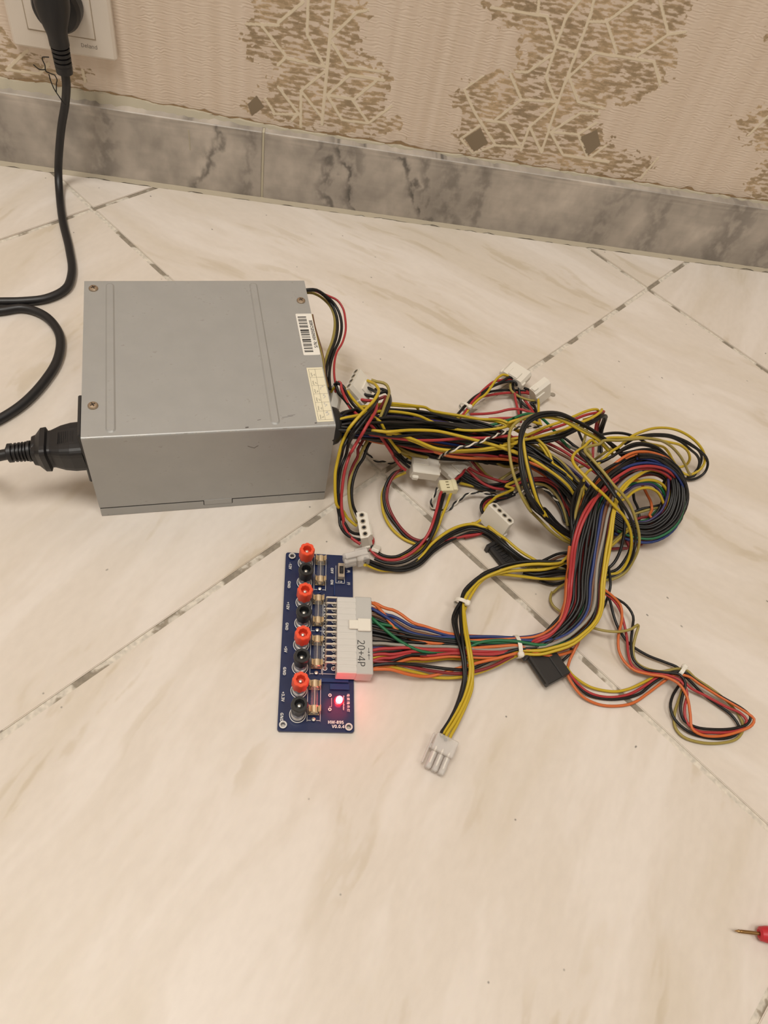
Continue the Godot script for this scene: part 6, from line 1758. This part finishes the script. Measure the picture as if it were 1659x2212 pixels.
	four_pin_plug(far, Transform3D(Basis(Vector3(-0.7942, -0.0000, -0.6076), Vector3(-0.0000, 1.0000, 0.0000), Vector3(0.6076, 0.0000, -0.7942)), Vector3(0.1826, 0.0150, 0.2201)), false)
	four_pin_plug(far, Transform3D(Basis(Vector3(-0.3353, 0.9397, 0.0672), Vector3(0.5825, 0.1507, 0.7987), Vector3(0.7404, 0.3070, -0.5979)), Vector3(0.2033, 0.0110, 0.2340)), false)
	cable_tie(far, Transform3D(Basis(Vector3(0.8945, 0.0000, 0.4470), Vector3(0.0531, 0.9929, -0.1064), Vector3(-0.4438, 0.1189, 0.8882)), Vector3(0.1345, 0.0180, 0.2656)), 4.0, 3.2)
	wire(far, "yellow", [1748, 180, 2254, 1701, 190, 2256, 1652, 190, 2297, 1590, 190, 2399, 1533, 180, 2490, 1458, 180, 2568, 1391, 180, 2661, 1335, 180, 2739, 1267, 200, 2809])
	wire(far, "red", [1779, 160, 2272, 1693, 170, 2300, 1616, 180, 2339, 1539, 180, 2420, 1471, 180, 2510, 1403, 180, 2609, 1350, 180, 2704, 1293, 200, 2795])
	wire(far, "black", [1785, 170, 2269, 1752, 190, 2276, 1684, 190, 2333, 1593, 180, 2401, 1509, 180, 2470, 1434, 180, 2538, 1369, 180, 2620, 1304, 180, 2711, 1251, 200, 2800])
	wire(far, "black", [1820, 150, 2327, 1807, 170, 2313, 1782, 170, 2299, 1698, 150, 2309, 1589, 140, 2375, 1500, 150, 2466, 1403, 160, 2568, 1335, 170, 2654])
	wire(far, "black", [1904, 100, 2290, 1959, 90, 2302, 1917, 80, 2305, 1773, 80, 2314, 1645, 80, 2344, 1548, 90, 2403, 1462, 120, 2500, 1386, 150, 2606])
	wire(far, "red", [1922, 90, 2313, 1963, 80, 2333, 1924, 80, 2327, 1824, 80, 2336, 1696, 80, 2366, 1582, 90, 2415, 1493, 110, 2475, 1416, 140, 2582])
	wire(far, "black", [1793, 140, 2286, 1810, 100, 2328, 1842, 70, 2365, 1880, 50, 2400, 1923, 40, 2442, 1968, 50, 2480, 1995, 80, 2537])
	wire(far, "black", [1847, 130, 2304, 1861, 90, 2369, 1873, 60, 2433, 1859, 60, 2550, 1843, 80, 2626])
	wire(far, "red", [1815, 100, 2362, 1823, 80, 2424, 1834, 70, 2505, 1834, 80, 2593, 1831, 100, 2678])
	wire(far, "red", [1895, 70, 2369, 1927, 60, 2425, 1958, 70, 2511, 1959, 90, 2585])
	wire(far, "ochre", [1775, 140, 2288, 1779, 110, 2330, 1834, 90, 2373, 1915, 80, 2399, 1982, 90, 2411, 2007, 100, 2393])
	wire(far, "yellow", [2004, 120, 2400, 2006, 110, 2460, 1996, 110, 2530, 1977, 130, 2641, 1964, 180, 2774])
	wire(far, "black", [2001, 80, 2422, 1950, 70, 2431, 1975, 70, 2445, 1986, 80, 2505, 1969, 100, 2615, 1948, 140, 2741])
	wire(far, "red", [1399, 140, 2689, 1532, 130, 2657, 1633, 140, 2635, 1715, 160, 2614, 1799, 170, 2606, 1867, 170, 2619, 1921, 160, 2631, 1959, 140, 2652])
	wire(far, "red", [1541, 160, 2737, 1653, 160, 2716, 1754, 170, 2706, 1837, 180, 2693])
	# plug tucked against the box
	var tucked := root_node("tucked_cable")
	tag(tucked, "white plug tucked against the right side of the steel box, next to the stickers", "cable")
	four_pin_plug(tucked, Transform3D(Basis(Vector3(-0.2210, -0.8513, -0.4759), Vector3(0.9663, -0.2573, 0.0115), Vector3(-0.1322, -0.4573, 0.8794)), Vector3(0.0287, 0.0420, 0.2946)), false)
	wire(tucked, "red", [288, 500, 2967, 294, 530, 2971, 295, 560, 2970])
	wire(tucked, "yellow", [266, 500, 2952, 276, 530, 2956, 290, 560, 2958])

func build_small_things() -> void:
	# probe tip lying at the right edge
	var pr := root_node("test_probe")
	tag(pr, "red handled meter probe with a bare metal tip lying alone on the tiles", "probe")
	var d := (Vector3(0.2840, 0.0065, 0.6264) - Vector3(0.2649, 0.0050, 0.6245)).normalized()
	var basis := Basis(d.cross(Vector3.UP).normalized().cross(d) * -1.0, d, Vector3.ZERO)
	basis.z = basis.x.cross(basis.y)
	var tip := Vector3(0.2649, 0.0050, 0.6245)
	var st := begin()
	lathe(st, Transform3D(basis, tip), [Vector2(0, 0), Vector2(0.0009, 0.0026), Vector2(0.0009, 0.0030), Vector2(0.00075, 0.0032), Vector2(0.00095, 0.0040), Vector2(0.00095, 0.022)], 16)
	put("needle", st.commit(), plain("needle_brass", rgb(150, 116, 74), 0.3, 0.9), pr)
	st = begin()
	lathe(st, Transform3D(basis, tip), [Vector2(0.0009, 0.0142), Vector2(0.0022, 0.0138), Vector2(0.0036, 0.0146), Vector2(0.0043, 0.0180), Vector2(0.0048, 0.026), Vector2(0.0050, 0.060), Vector2(0.0056, 0.066), Vector2(0.0050, 0.072), Vector2(0.0050, 0.110), Vector2(0.0030, 0.114), Vector2(0, 0.114)], 24)
	put("handle", st.commit(), plain("probe_red", rgb(186, 36, 48), 0.4), pr)
	# chip of stone beyond the trunk
	st = begin()
	lathe(st, Transform3D(Basis().scaled(Vector3(1, 1, 0.8)), Vector3(0.2197, 0.0000, 0.2233)), [Vector2(0.0026, 0), Vector2(0.0025, 0.0008), Vector2(0.0014, 0.0013), Vector2(0, 0.0014)], 12)
	tag(put("stone_chip", st.commit(), plain("stone_grey", rgb(150, 140, 126), 0.9)), "small grey stone chip on the tile beyond the far white plug", "chip")
